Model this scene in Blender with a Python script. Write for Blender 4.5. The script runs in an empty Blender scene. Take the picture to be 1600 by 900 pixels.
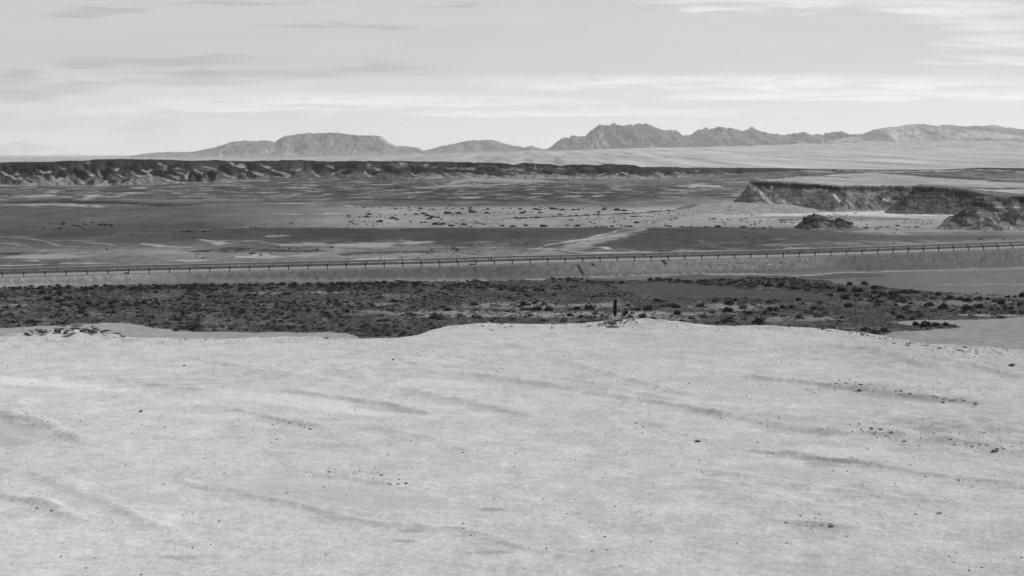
import bpy, math, random
import numpy as np
from mathutils import Vector, Matrix

random.seed(7)
RNG = np.random.default_rng(11)
scene = bpy.context.scene
COL = scene.collection

# ------------------------------------------------------------------ camera
F = 3111.0            # focal length in pixels of a 1600 px wide frame
HZ = 241.0            # picture row of the horizon
CAMZ = 10.8           # the eye stands on a rise above the gravel plateau
PITCH = math.atan((450.0 - HZ) / F)
cam_data = bpy.data.cameras.new("camera")
cam_data.sensor_width = 36.0
cam_data.lens = F / 1600.0 * 36.0
cam_data.clip_start = 0.5
cam_data.clip_end = 200000.0
cam = bpy.data.objects.new("camera", cam_data)
COL.objects.link(cam)
cam.location = (0.0, 0.0, CAMZ)
cam.rotation_euler = (math.radians(90.0) - PITCH, 0.0, 0.0)
scene.camera = cam

# ------------------------------------------------------------------ world: black-and-white daylight sky with thin cloud
SUN_EL, SUN_AZ = math.radians(52.0), math.radians(58.0)      # azimuth clockwise from +Y: ahead of the camera, to the right
world = bpy.data.worlds.new("World")
scene.world = world
world.use_nodes = True
wt = world.node_tree
wt.nodes.clear()

class G:
    """small helper for building node trees"""
    def __init__(s, t): s.t = t
    def n(s, kind, **kw):
        nd = s.t.nodes.new(kind)
        for k, v in kw.items(): setattr(nd, k, v)
        return nd
    def put(s, nd, i, v):
        if v is None: return
        if hasattr(v, 'links'): s.t.links.new(v, nd.inputs[i])
        else: nd.inputs[i].default_value = v
    def m(s, op, a, b=None, c=None, clamp=False):
        nd = s.n('ShaderNodeMath', operation=op); nd.use_clamp = clamp
        s.put(nd, 0, a); s.put(nd, 1, b); s.put(nd, 2, c)
        return nd.outputs[0]
    def noise(s, vec, scale, detail=4.0, rough=0.55, dist=0.0):
        nd = s.n('ShaderNodeTexNoise')
        s.put(nd, 'Vector', vec); nd.inputs['Scale'].default_value = scale
        nd.inputs['Detail'].default_value = detail; nd.inputs['Roughness'].default_value = rough
        nd.inputs['Distortion'].default_value = dist
        return nd.outputs[0]
    def step(s, v, a, b, lo=0.0, hi=1.0):
        nd = s.n('ShaderNodeMapRange', interpolation_type='SMOOTHSTEP')
        s.put(nd, 0, v); nd.inputs[1].default_value = a; nd.inputs[2].default_value = b
        nd.inputs[3].default_value = lo; nd.inputs[4].default_value = hi
        return nd.outputs[0]
    def comb(s, x, y, z):
        nd = s.n('ShaderNodeCombineXYZ'); s.put(nd, 0, x); s.put(nd, 1, y); s.put(nd, 2, z); return nd.outputs[0]
    def mix(s, f, a, b):
        nd = s.n('ShaderNodeMix', data_type='FLOAT'); s.put(nd, 0, f); s.put(nd, 2, a); s.put(nd, 3, b); return nd.outputs[0]

g = G(wt)
sky = g.n('ShaderNodeTexSky', sky_type='NISHITA')
sky.sun_disc = False
sky.sun_elevation = SUN_EL
sky.sun_rotation = SUN_AZ
sky.altitude = 600.0
sky.dust_density = 1.2
bw = g.n('ShaderNodeRGBToBW'); wt.links.new(sky.outputs[0], bw.inputs[0])
tc = g.n('ShaderNodeTexCoord')
sep = g.n('ShaderNodeSeparateXYZ'); wt.links.new(tc.outputs['Generated'], sep.inputs[0])
fy = g.m('MAXIMUM', g.m('ABSOLUTE', sep.outputs[1]), 0.05)
U = g.m('DIVIDE', sep.outputs[0], fy)           # tangent of the bearing
V = g.m('DIVIDE', sep.outputs[2], fy)           # tangent of the height above the horizon
streak_vec = g.comb(g.m('MULTIPLY', U, 6.0), g.m('MULTIPLY', V, 95.0), 0.3)
n1 = g.noise(streak_vec, 1.0, 6.0, 0.58, 0.6)
n2 = g.noise(g.comb(g.m('MULTIPLY', U, 26.0), g.m('MULTIPLY', V, 330.0), 4.0), 1.0, 5.0, 0.6, 0.5)
n3 = g.noise(g.comb(g.m('MULTIPLY', U, 9.0), g.m('MULTIPLY', V, 60.0), 9.0), 1.0, 4.0, 0.5, 0.3)
Uw = g.m('ADD', U, g.m('MULTIPLY', g.m('SUBTRACT', n3, 0.5), 0.05))
Vw = g.m('ADD', V, g.m('MULTIPLY', g.m('SUBTRACT', n2, 0.5), 0.010))

def cloud(px, py, rx, ry, tilt=0.0):
    u0, v0 = (px - 800.0) / F, (HZ - py) / F
    du = g.m('SUBTRACT', Uw, u0)
    dv = g.m('SUBTRACT', g.m('SUBTRACT', Vw, v0), g.m('MULTIPLY', du, tilt))
    q = g.m('ADD', g.m('POWER', g.m('DIVIDE', g.m('ABSOLUTE', du), rx / F), 2.0),
            g.m('POWER', g.m('DIVIDE', g.m('ABSOLUTE', dv), ry / F), 2.0))
    return g.step(q, 1.15, 0.0)

dark = None
for c in [(235, 96, 165, 9), (120, 102, 70, 7), (330, 91, 90, 5), (505, 41, 130, 5), (590, 44, 90, 5, -0.03), (170, 18, 90, 5),
          (400, 116, 330, 9), (250, 130, 220, 7), (60, 141, 90, 22), (380, 7, 160, 4), (20, 118, 40, 10), (130, 24, 70, 5), (700, 10, 60, 4)]:
    k = cloud(*c); dark = k if dark is None else g.m('MAXIMUM', dark, k)
lite = None
for c in [(1560, 66, 130, 15), (1250, 2, 330, 15), (1560, 28, 160, 26), (1110, 14, 75, 8), (1220, 12, 30, 4), (1240, 24, 28, 4), (1480, 12, 170, 12),
          (600, 160, 420, 16), (1150, 128, 520, 14), (1350, 150, 420, 10), (330, 172, 260, 8), (900, 175, 350, 8), (1590, 95, 200, 10)]:
    k = cloud(*c); lite = k if lite is None else g.m('MAXIMUM', lite, k)
smudge = None
for c in [(10, 122, 75, 16), (45, 150, 85, 13), (120, 138, 60, 15), (20, 195, 130, 16), (240, 205, 60, 30), (300, 120, 60, 14), (600, 108, 90, 9)]:
    k = cloud(*c); smudge = k if smudge is None else g.m('MAXIMUM', smudge, k)
veil = g.m('MULTIPLY', g.step(n1, 0.35, 0.75), 1.0)
# brightness of cloud cover: a milky veil, brighter towards the horizon, with thin streaks
band = g.step(V, 0.046, 0.030)
low = g.step(V, 0.012, 0.0)
right = g.step(U, -0.15, 0.25)
tone = g.m('ADD', 0.585, g.m('MULTIPLY', band, 0.115))
tone = g.m('ADD', tone, g.m('MULTIPLY', right, 0.055))
tone = g.m('ADD', tone, g.m('MULTIPLY', g.m('SUBTRACT', veil, 0.5), 0.05))
tone = g.m('ADD', tone, g.m('MULTIPLY', g.m('SUBTRACT', n2, 0.5), g.m('ADD', 0.05, g.m('MULTIPLY', band, 0.10))))
tone = g.m('SUBTRACT', tone, g.m('MULTIPLY', dark, g.m('MULTIPLY', n2, 0.21)))
tone = g.m('ADD', tone, g.m('MULTIPLY', lite, g.m('MULTIPLY', g.step(n2, 0.25, 0.68), 0.24)))
tone = g.m('SUBTRACT', tone, g.m('MULTIPLY', smudge, g.m('MULTIPLY', n3, 0.20)))
# cover fades away overhead and behind, where the bare sky shows
cover = g.m('MULTIPLY', g.step(V, 0.9, 0.1), 0.93)
SKY_STRENGTH = 0.10
final = g.mix(cover, bw.outputs[0], g.m('DIVIDE', tone, SKY_STRENGTH))
crgb = g.comb(final, final, final)
bg = g.n('ShaderNodeBackground'); bg.inputs[1].default_value = SKY_STRENGTH
wt.links.new(crgb, bg.inputs[0])
wo = g.n('ShaderNodeOutputWorld'); wt.links.new(bg.outputs[0], wo.inputs[0])

sun_data = bpy.data.lights.new("sun", 'SUN')
sun_data.energy = 4.9
sun_data.angle = math.radians(0.55)
sun_data.color = (1.0, 1.0, 1.0)
sun = bpy.data.objects.new("sun", sun_data)
COL.objects.link(sun)
sd = Vector((math.sin(SUN_AZ) * math.cos(SUN_EL), math.cos(SUN_AZ) * math.cos(SUN_EL), math.sin(SUN_EL)))
sun.rotation_euler = sd.to_track_quat('Z', 'Y').to_euler()
sun.location = (0, 0, 300)

scene.view_settings.view_transform = 'Standard'
scene.view_settings.look = 'None'
scene.view_settings.exposure = 0.0
scene.view_settings.gamma = 1.0
scene.view_settings.use_curve_mapping = False
scene.render.engine = 'CYCLES'
scene.cycles.max_bounces = 5
scene.cycles.volume_bounces = 1
scene.cycles.diffuse_bounces = 2

# ------------------------------------------------------------------ numpy helpers
_p = np.random.default_rng(5).permutation(256).astype(np.int32)
PERM = np.concatenate([_p, _p, _p])
_a = np.linspace(0, 2 * np.pi, 256, endpoint=False)
GX, GY = np.cos(_a).astype(np.float32), np.sin(_a).astype(np.float32)

def perlin(x, y, seed=0):
    x = np.asarray(x, dtype=np.float64) + seed * 37.17; y = np.asarray(y, dtype=np.float64) + seed * 91.31
    xi = np.floor(x); yi = np.floor(y)
    xf = (x - xi).astype(np.float32); yf = (y - yi).astype(np.float32)
    xi = xi.astype(np.int64) & 255; yi = yi.astype(np.int64) & 255
    u = xf * xf * xf * (xf * (xf * 6 - 15) + 10); v = yf * yf * yf * (yf * (yf * 6 - 15) + 10)
    def gr(ix, iy, fx, fy_):
        h = PERM[PERM[ix & 255] + (iy & 255)]
        return GX[h] * fx + GY[h] * fy_
    a = gr(xi, yi, xf, yf); b = gr(xi + 1, yi, xf - 1, yf)
    c = gr(xi, yi + 1, xf, yf - 1); d = gr(xi + 1, yi + 1, xf - 1, yf - 1)
    return (a + u * (b - a)) * (1 - v) + (c + u * (d - c)) * v          # about -0.7 .. 0.7

def fbm(x, y, octv=4, seed=0, gain=0.5):
    s = 0.0; a = 1.0
    for i in range(octv):
        s = s + a * perlin(x * 2 ** i, y * 2 ** i, seed + i * 3); a *= gain
    return s

def ridged(x, y, octv=4, seed=0, gain=0.5):
    s = 0.0; a = 1.0; t = 0.0
    for i in range(octv):
        s = s + a * (1 - 2.2 * np.abs(perlin(x * 2 ** i, y * 2 ** i, seed + i * 3))); t += a; a *= gain
    return s / t

def sst(a, b, x):
    t = np.clip((x - a) / (b - a), 0, 1)
    return t * t * (3 - 2 * t)

def lin(v):
    c = np.clip(np.asarray(v, dtype=np.float64) / 255.0, 0, 1)
    return np.where(c <= 0.04045, c / 12.92, ((c + 0.055) / 1.055) ** 2.4)

KL = 1.17          # what flat sunlit ground of albedo 1 would show
def alb(v): return np.clip(lin(v) / KL, 0.01, 0.85)

cp, sp_ = math.cos(PITCH), math.sin(PITCH)
def ray(px, py):
    u = (np.asarray(px, float) - 800) / F; w = (450 - np.asarray(py, float)) / F
    dy = cp + w * sp_; dz = w * cp - sp_
    return u / dy, dz / dy                                             # X and Z per unit of Y
def proj(X, Y, Z):
    y = np.maximum(Y, 0.5); z = Z - CAMZ
    d = y * cp - z * sp_; up = y * sp_ + z * cp
    return 800 + F * X / d, 450 - F * up / d
def zrow(py, D):                                                       # height seen at picture row py at distance D
    return CAMZ + ray(800, py)[1] * D

def inpoly(px, py, poly):
    r = np.zeros(np.shape(px), bool); n = len(poly); j = n - 1
    for i in range(n):
        xi, yi = poly[i]; xj, yj = poly[j]
        if yi != yj:
            c = ((yi > py) != (yj > py)) & (px < (xj - xi) * (py - yi) / (yj - yi) + xi)
            r ^= c
        j = i
    return r

def seg_dist(X, Y, pts, closed=False):
    best = np.full(np.shape(X), 1e9); P = list(pts)
    if closed: P = P + [P[0]]
    for (x0, y0), (x1, y1) in zip(P[:-1], P[1:]):
        dx, dy = x1 - x0, y1 - y0; L = dx * dx + dy * dy + 1e-9
        t = np.clip(((X - x0) * dx + (Y - y0) * dy) / L, 0, 1)
        best = np.minimum(best, np.hypot(X - x0 - t * dx, Y - y0 - t * dy))
    return best

# ------------------------------------------------------------------ road line (fitted: 4 m posts, 21 degrees oblique)
TH = math.radians(21.0); RP = 388.0
ct, st_ = math.cos(TH), math.sin(TH)
def road_sd(X, Y):                   # along-road coordinate s and distance d beyond the near rail
    return X * ct + Y * st_, -X * st_ + Y * ct - RP
# height of the near rail's foot, from its picture rows
_rx = [-400, 0, 200, 530, 700, 800, 1070, 1230, 1600, 2000]
_ry = [444, 434, 428.5, 420, 416, 412.5, 406, 402, 388.5, 374]
_rt = [ray(x, 420)[0] for x in _rx]
_rD = [RP / (ct - t * st_) for t in _rt]
_rs = [road_sd(t * D, D)[0] for t, D in zip(_rt, _rD)]
_rz = [zrow(y, D) for y, D in zip(_ry, _rD)]
def road_z(s): return np.interp(s, _rs, _rz)
ROADW = 12.5

# ------------------------------------------------------------------ ground heights
EDGE = [(-900, 500), (-300, 520), (0, 532), (60, 531), (120, 528), (200, 533), (300, 530), (400, 526), (500, 527), (560, 530), (620, 530), (650, 524), (700, 510), (760, 506),
        (900, 508), (960, 508), (1080, 508.5), (1200, 510.5), (1300, 515), (1350, 521), (1400, 530), (1450, 539), (1520, 545), (1600, 549), (1800, 560), (2400, 560)]
_et = [ray(x, y)[0] for x, y in EDGE]; _eD = [-CAMZ / ray(x, y)[1] for x, y in EDGE]
FLOOR = -14.9
_fz = -14.2
zf_px = [-900, 0, 300, 500, 650, 860, 1000, 1100, 1200, 1400, 1600, 2500]
zf_py = [247, 247, 246.5, 245, 242, 236, 231, 229, 228, 228, 229, 232]
_zt = [ray(x, 240)[0] for x in zf_px]; _zv = [zrow(y, 12000.0) for y in zf_py]

def pw(px, py):                      # picture point -> plateau plane
    t, z = ray(px, py); D = -CAMZ / z
    return (t * D, D)

BERMS = [  # (polyline in the picture, height, half width, stones)
    ([(375, 640), (440, 655), (515, 673)], .16, .55), ([(455, 614), (540, 625), (610, 632), (662, 648)], .20, .7),
    ([(640, 612), (730, 628), (815, 648)], .18, .8), ([(725, 588), (800, 596), (870, 605), (960, 618), (1080, 638), (1135, 652)], .22, .7),
    ([(855, 590), (950, 603), (1045, 624)], .12, .6), ([(865, 563), (950, 585), (1060, 612)], .16, .9),
    ([(1170, 588), (1260, 598), (1340, 612), (1430, 622), (1520, 632)], .24, .6), ([(1180, 705), (1240, 712), (1300, 719), (1372, 728)], .26, .45),
    ([(1090, 645), (1180, 658), (1290, 680), (1390, 686), (1500, 697), (1610, 712)], .20, .7), ([(1270, 725), (1370, 730), (1450, 742), (1610, 760)], .14, .4),
    ([(0, 648), (50, 660), (110, 690)], .3, 1.0), ([(0, 772), (60, 785), (130, 812)], .2, .6), ([(60, 740), (140, 775), (220, 815), (300, 850)], .12, .6),
    ([(280, 750), (350, 765), (430, 780), (520, 800), (600, 820), (740, 828), (800, 850), (880, 870)], .14, .5), ([(120, 590), (240, 600), (330, 612)], .12, .6),
    ([(1290, 543), (1360, 552), (1430, 572)], .2, 1.0), ([(1100, 740), (1250, 765), (1400, 785), (1600, 800)], .10, .6), ([(960, 640), (1040, 670), (1100, 690)], .08, .7),
    ([(560, 665), (650, 680), (720, 700)], .10, .8), ([(1500, 570), (1600, 590)], .2, .8), ([(500, 740), (560, 750), (640, 765)], .10, .4), ([(300, 560), (400, 578), (520, 600)], .10, .9),
]
BERMW = [([pw(*q) for q in b[0]], b[1] * .55, b[2] * .6) for b in BERMS]
BUMPS = [(25, 690, 2.6, .22), (15, 632, 1.8, .14), (1520, 672, 5.5, .35), (1020, 508, 2.6, .36), (955, 509, 2.2, .15), (120, 530, 5.0, .36), (60, 531, 3.0, .15), (700, 560, 6, .15), (1440, 560, 6, .3), (1250, 760, 6, .18), (1260, 735, 4, -.12), (500, 590, 8, .15)]
BUMPW = [(*pw(b[0], b[1]), b[2], b[3]) for b in BUMPS]

def ground(X, Y, fine=True):
    X = np.asarray(X, float); Y = np.asarray(Y, float)
    t = X / np.maximum(Y, 30.0)
    De = np.interp(t, _et, _eD) + 1.3 * perlin(X / 5, Y / 5, 3) + 0.5 * perlin(X / 1.3, Y / 1.3, 4)
    # floor of the dry wash and the plain beyond
    s, d = road_sd(X, Y)
    rz = road_z(s)
    fl = FLOOR + 0.0 * X
    wash = FLOOR - 0.6 * sst(360, 290, Y) + 0.8 * sst(-0.12, -0.26, t) + 0.25 * perlin(X / 30, Y / 30, 9) + 0.12 * perlin(X / 6, Y / 6, 10)
    plain = _fz + 0.35 * perlin(X / 140, Y / 140, 12) * sst(480, 700, Y) + 0.10 * perlin(X / 25, Y / 25, 13)
    z = np.where(d < 6, wash, plain)
    # road bank: crown, near slope and far slope
    top = rz + 0.0
    near = top - np.maximum(-d - 0.9, 0) * 0.60 + 0.20 * fbm(X / 2.2, Y / 2.2, 3, 21) * sst(-0.8, -2.2, d)
    far = top - np.maximum(d - ROADW - 1.2, 0) * 0.45
    bank = np.where(d < ROADW / 2, near, far)
    z = np.where(Y > 150, np.maximum(z, np.minimum(bank, top)), z)
    # far fan rising to the foot of the mountains
    zt = np.interp(t, _zt, _zv)
    k = sst(3000, 12500, Y) * 0.6 + 0.4 * np.clip((Y - 3000) / 9500, 0, 1)
    z = np.where(Y > 3000, _fz + (zt - _fz) * k + 5.0 * fbm(X / 900, Y / 900, 4, 31) * sst(3500, 8000, Y), z)
    # the plateau and its drop
    pl = 0.10 * perlin(X / 11, Y / 11, 41) + 0.06 * fbm(X / 3.1, Y / 3.1, 3, 42)
    if fine: pl = pl + 0.024 * fbm(X / 0.6, Y / 0.6, 3, 44)
    for pts, h, w in BERMW:
        wob = 1 + 0.9 * perlin(X / 1.7, Y / 1.7, 47) + .35 * perlin(X / .5, Y / .5, 147)
        dd = seg_dist(X + 0.35 * perlin(X / 1.1, Y / 1.1, 45), Y + 0.5 * perlin(X / 1.4, Y / 1.4, 46), pts)
        pl = pl + h * wob * np.exp(-(dd / w) ** 2)
    for bx, by, r, h in BUMPW:
        pl = pl + h * np.exp(-((X - bx) ** 2 + (Y - by) ** 2) / (r * r)) * (1 + 0.6 * perlin(X / 0.9, Y / 0.9, 48))
    pl = pl - 0.0006 * np.clip(De - Y, 0, 100) * 0
    over = np.maximum(Y - De, 0)
    slope = pl - np.where(over < 3, over * over * 0.10, 0.9 + (over - 3) * 0.55) + 0.25 * fbm(X / 2, Y / 2, 3, 51) * sst(0, 6, over)
    z = np.where(Y < 220, np.maximum(slope, wash), z)
    return z

_YS = np.concatenate([np.linspace(36, 135, 900), np.linspace(136, 480, 1400), np.geomspace(481, 12000, 2500)])
def at(px, py):
    """picture point -> the place on the ground"""
    t, z = ray(px, py)
    g_ = ground(t * _YS, _YS)
    hit = np.nonzero(CAMZ + z * _YS < g_)[0]
    i = hit[0] if len(hit) else len(_YS) - 1
    return float(t * _YS[i]), float(_YS[i]), float(g_[i])

# ------------------------------------------------------------------ tones of the ground (pale sand against dark desert gravel, with some shade on the plateau painted in)
TPX = [0, 300, 600, 900, 1200, 1500, 1600]
TROW = [(262, [75] * 7), (285, [98, 95, 95, 95, 125, 150, 150]), (300, [102, 96, 86, 84, 108, 150, 150]), (312, [84, 96, 96, 86, 130, 150, 155]),
        (320, [104, 100, 104, 104, 150, 160, 165]), (326, [93, 98, 146, 146, 175, 178, 178]), (345, [98, 97, 143, 146, 158, 163, 165]), (354, [92, 86, 141, 143, 148, 156, 160]),
        (356.5, [88, 84, 82, 86, 96, 145, 150]), (370, [85, 84, 81, 86, 87, 112, 125]), (384, [98, 108, 96, 93, 88, 128, 130]), (392, [118, 122, 128, 112, 94, 126, 128]),
        (402, [100, 126, 128, 124, 98, 122, 125]), (412, [98, 118, 120, 118, 110, 122, 125])]
_tab = np.array([r[1] for r in TROW], float); _tr = [r[0] for r in TROW]

BANDS = [  # (points (px, py, half height), tone, breakup)
    ([(0, 316.5, 2.6), (120, 316, 2.8), (230, 318, 1.5)], 62, .3), ([(10, 321, 1.8), (80, 320, 2.2), (150, 322, 1.4)], 150, .7), ([(115, 322, 1.2), (155, 323, .6)], 160, .3),
    ([(180, 318, 2), (260, 321, 2), (320, 320, .6)], 66, .6), ([(20, 309, 1.5), (90, 306, 1.8), (130, 312, .8)], 150, .7), ([(125, 311, 1.5), (150, 306, 4), (160, 307, 2.2)], 158, .5),
    ([(170, 312, 1), (300, 313, 1.6), (400, 311, 1)], 120, .8), ([(280, 305, 4), (360, 312, 3), (420, 314, 2)], 118, .4), ([(420, 308, .9), (505, 306, .9)], 150, .5),
    ([(420, 318, 1), (520, 318, 1.4), (560, 325, 1.4), (700, 324, 1.2)], 150, .6), ([(430, 335.5, .9), (475, 335, .8)], 165, .3), ([(492, 334, 1.2), (530, 333, 1.0)], 165, .3),
    ([(250, 361, .5), (330, 358.5, .6), (420, 354, .8), (480, 352, 1.0)], 128, .3), ([(425, 368, 1.6), (445, 367, 1.2)], 132, .2), ([(0, 371, .7), (40, 370.5, .7)], 125, .2),
    ([(25, 373, .5), (60, 376, .8), (90, 382, 1.2), (125, 385, .8)], 128, .4), ([(0, 381, 1.2), (40, 384, 2.0), (60, 388, 1)], 118, .5), ([(140, 379, 1), (170, 382, 1.0), (190, 387, .6)], 125, .5),
    ([(0, 402, 3), (50, 401, 3), (90, 400, 2.5), (140, 401, 1.4)], 138, .4), ([(0, 396, 1.5), (40, 395, 1.5)], 72, .5), ([(40, 407, 1), (64, 408, .8)], 150, .3), ([(150, 404, .8), (215, 403, .8)], 142, .4),
    ([(225, 381, 2), (250, 384, 1), (290, 386, 1)], 145, .3), ([(222, 392, 1), (260, 395, 2), (285, 399, 1)], 140, .4), ([(262, 407, 1), (285, 407, 1.5), (330, 407, .8)], 150, .4),
    ([(325, 374, 3), (345, 378, 3.5), (370, 377, 2), (410, 375, 1)], 150, .3), ([(410, 377, 2), (450, 381, 3), (550, 384, 4), (640, 379, 5), (672, 379, 1)], 138, .4),
    ([(540, 382, 3), (600, 382, 3.4), (640, 379, 2.5), (665, 377, 1.6)], 150, .25), ([(300, 393, 3), (400, 391, 3), (500, 392, 2.5)], 84, .7), ([(370, 402, 4), (410, 401, 5), (440, 402, 1)], 152, .5),
    ([(440, 401, 1), (500, 397, 2), (520, 392, 1.4)], 142, .3), ([(540, 396, 5), (600, 395, 3), (690, 394, 3)], 98, .7), ([(550, 402, 4), (680, 400, 3), (700, 398, 1)], 136, .3), ([(560, 407, 2), (620, 407, 2.5), (640, 408, 1.5)], 160, .5),
    ([(605, 358, .5), (628, 358, .5)], 145, .1), ([(735, 379, 1), (755, 378, 1)], 125, .3), ([(540, 387, .8), (760, 387, .8), (850, 388, 1)], 135, .5),
    ([(0, 414, .9), (120, 411, .9), (180, 412, .6)], 150, .3), ([(560, 304, 5), (620, 303, 4), (640, 303, 2)], 110, .5), ([(540, 311, 1.2), (700, 311, 1.2), (800, 313, 1.5)], 74, .6),
    ([(660, 293, 2), (700, 291, 2.5), (760, 289, 2.5), (800, 287, 1)], 148, .4), ([(700, 286, 3), (740, 279, 7), (830, 283, 3.6), (880, 284, 2)], 152, .35), ([(710, 302.5, 1.0), (735, 302, 1.2)], 150, .2),
    ([(735, 309, 1.0), (745, 308, 1.4)], 160, .3), ([(920, 307, .8), (945, 305, .8)], 150, .3), ([(820, 309, 1), (845, 307, 1)], 140, .4), ([(880, 307, .6), (895, 307, .6)], 145, .2),
    ([(870, 284, 2), (930, 285, 3.5), (1000, 281, 3.5), (1080, 279, 3), (1170, 280, 1.5)], 122, .4), ([(1062, 291.5, 1), (1090, 290, 3), (1112, 291, 2), (1130, 292, .5)], 172, .35), ([(1045, 297, .6), (1065, 297, .6)], 145, .2),
    ([(1000, 316, 3), (1060, 312, 3), (1140, 313, 3), (1180, 319, 6)], 128, .4), ([(1080, 321, 3), (1140, 319, 6), (1220, 322, 6), (1300, 330, 2)], 152, .25),
    ([(1120, 331, 3), (1200, 332, 6), (1300, 333, 6), (1400, 332, 6), (1480, 328, 7), (1580, 327, 7)], 196, .05), ([(1130, 337, 1), (1250, 337, 1), (1400, 334, 1)], 190, .1), ([(1190, 332, 1), (1230, 332, 1.2), (1260, 333, .6)], 158, .2),
    ([(1150, 339, .8), (1250, 340, 1.6), (1300, 341, 3), (1400, 343, 2.6), (1450, 344, .8)], 128, .15), ([(1222, 343, 1), (1250, 343, 1.2)], 88, .2), ([(1060, 344, 4), (1200, 347, 4), (1240, 350, 3)], 156, .15),
    ([(775, 343, .5), (840, 340, .5), (920, 336, .6), (1000, 332, .6), (1080, 327, .6)], 66, .2), ([(955, 337, .4), (1020, 339, .4)], 70, .3),
    ([(1310, 361, 4), (1400, 362, 5), (1500, 361, 4), (1620, 360, 4)], 148, .25), ([(1310, 371, 3), (1380, 373, 3), (1500, 373, 2.6), (1620, 372, 2)], 104, .4), ([(1300, 380, 5), (1400, 380, 4), (1600, 377, 4)], 128, .3),
    ([(1200, 376, 1), (1220, 374, 1.5)], 115, .2), ([(1183, 383, 1), (1215, 382, 2), (1250, 383, .6)], 118, .5), ([(1235, 387, .8), (1250, 388, 1.2), (1262, 387, .6)], 140, .3), ([(1275, 380, 2.5), (1290, 380, 1.5)], 118, .3),
    ([(1060, 391, 2), (1090, 392, 4), (1130, 391, 1.6)], 132, .4), ([(1100, 380, 1), (1160, 380, 1)], 112, .5),
    # the braided track running up to the plain
    ([(812, 404, 1), (840, 399, 4), (880, 393, 8), (905, 384, 7), (935, 374, 6), (960, 366, 5.5), (985, 360, 5.5), (1010, 352, 6), (1040, 342, 5), (1075, 335, 4)], 134, .15),
    ([(812, 404, .8), (860, 382, .9), (910, 374, .9), (960, 360, .9), (1000, 352, 1)], 158, .2), ([(890, 389, .7), (915, 374, .9), (950, 369, .9), (1000, 357, .8), (1040, 340, .8)], 160, .2),
    ([(840, 389, 1), (870, 391, 1.2), (930, 395, 1.2), (1000, 394, 1), (1080, 396, 1)], 150, .4), ([(925, 391, 1), (935, 388, 1.6), (942, 386, .8)], 88, .2), ([(944, 386, 1), (952, 388, 2.2), (965, 390, .6)], 162, .2),
    ([(880, 392, 3), (930, 400, 2), (1000, 399, 2)], 112, .4),
]
SCRUB = [(-400, 452), (0, 448), (120, 447), (230, 445), (400, 443), (560, 441), (700, 440), (830, 438), (900, 434.5), (1000, 437), (1100, 437), (1180, 433), (1290, 438), (1310, 444), (1390, 450), (1420, 454),
         (1500, 459), (1620, 460), (2000, 462), (2000, 490), (1620, 494), (1560, 498), (1480, 500), (1430, 500), (1395, 503), (1420, 508), (1470, 504), (1500, 511), (1450, 516), (1400, 519), (1370, 523), (1330, 545),
         (640, 545), (610, 529), (565, 529), (540, 521), (450, 519), (300, 519), (230, 511), (190, 504), (110, 508), (0, 512), (-400, 516)]
CLEAR = [(958, 446), (985, 442), (1040, 441), (1080, 444), (1150, 451), (1250, 457), (1300, 463), (1292, 468), (1180, 467), (1080, 466), (1000, 461), (965, 453)]
FLAT1 = [(1050, 429), (1250, 430), (1330, 425), (1390, 430), (1360, 433), (1290, 436), (1180, 433), (1100, 437), (1050, 435)]
SOIL = [  # paler open soil inside the scrub (px, py, rx, ry, tone)
    (40, 467, 70, 1.6, 118), (20, 477, 40, 2.2, 128), (700, 490, 90, 6, 138), (800, 478, 90, 6, 135), (860, 491, 120, 5, 140), (940, 478, 60, 5, 140), (1000, 492, 60, 6, 150), (1150, 480, 80, 6, 132),
    (1110, 490, 60, 3, 132), (1450, 475, 50, 5, 128), (1250, 498, 80, 4, 125), (1560, 462, 80, 5, 120), (1520, 473, 60, 5, 122), (420, 458, 60, 2, 128), (520, 457, 50, 2.5, 132), (570, 475, 40, 3, 120), (620, 462, 60, 2.5, 115),
    (1050, 500, 60, 5, 120), (580, 487, 40, 3, 120), (340, 515, 30, 2, 120), (1280, 464, 16, 1.2, 165), (1005, 461.5, 8, .5, 150), (1560, 493, 60, 2, 150)]

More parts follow.
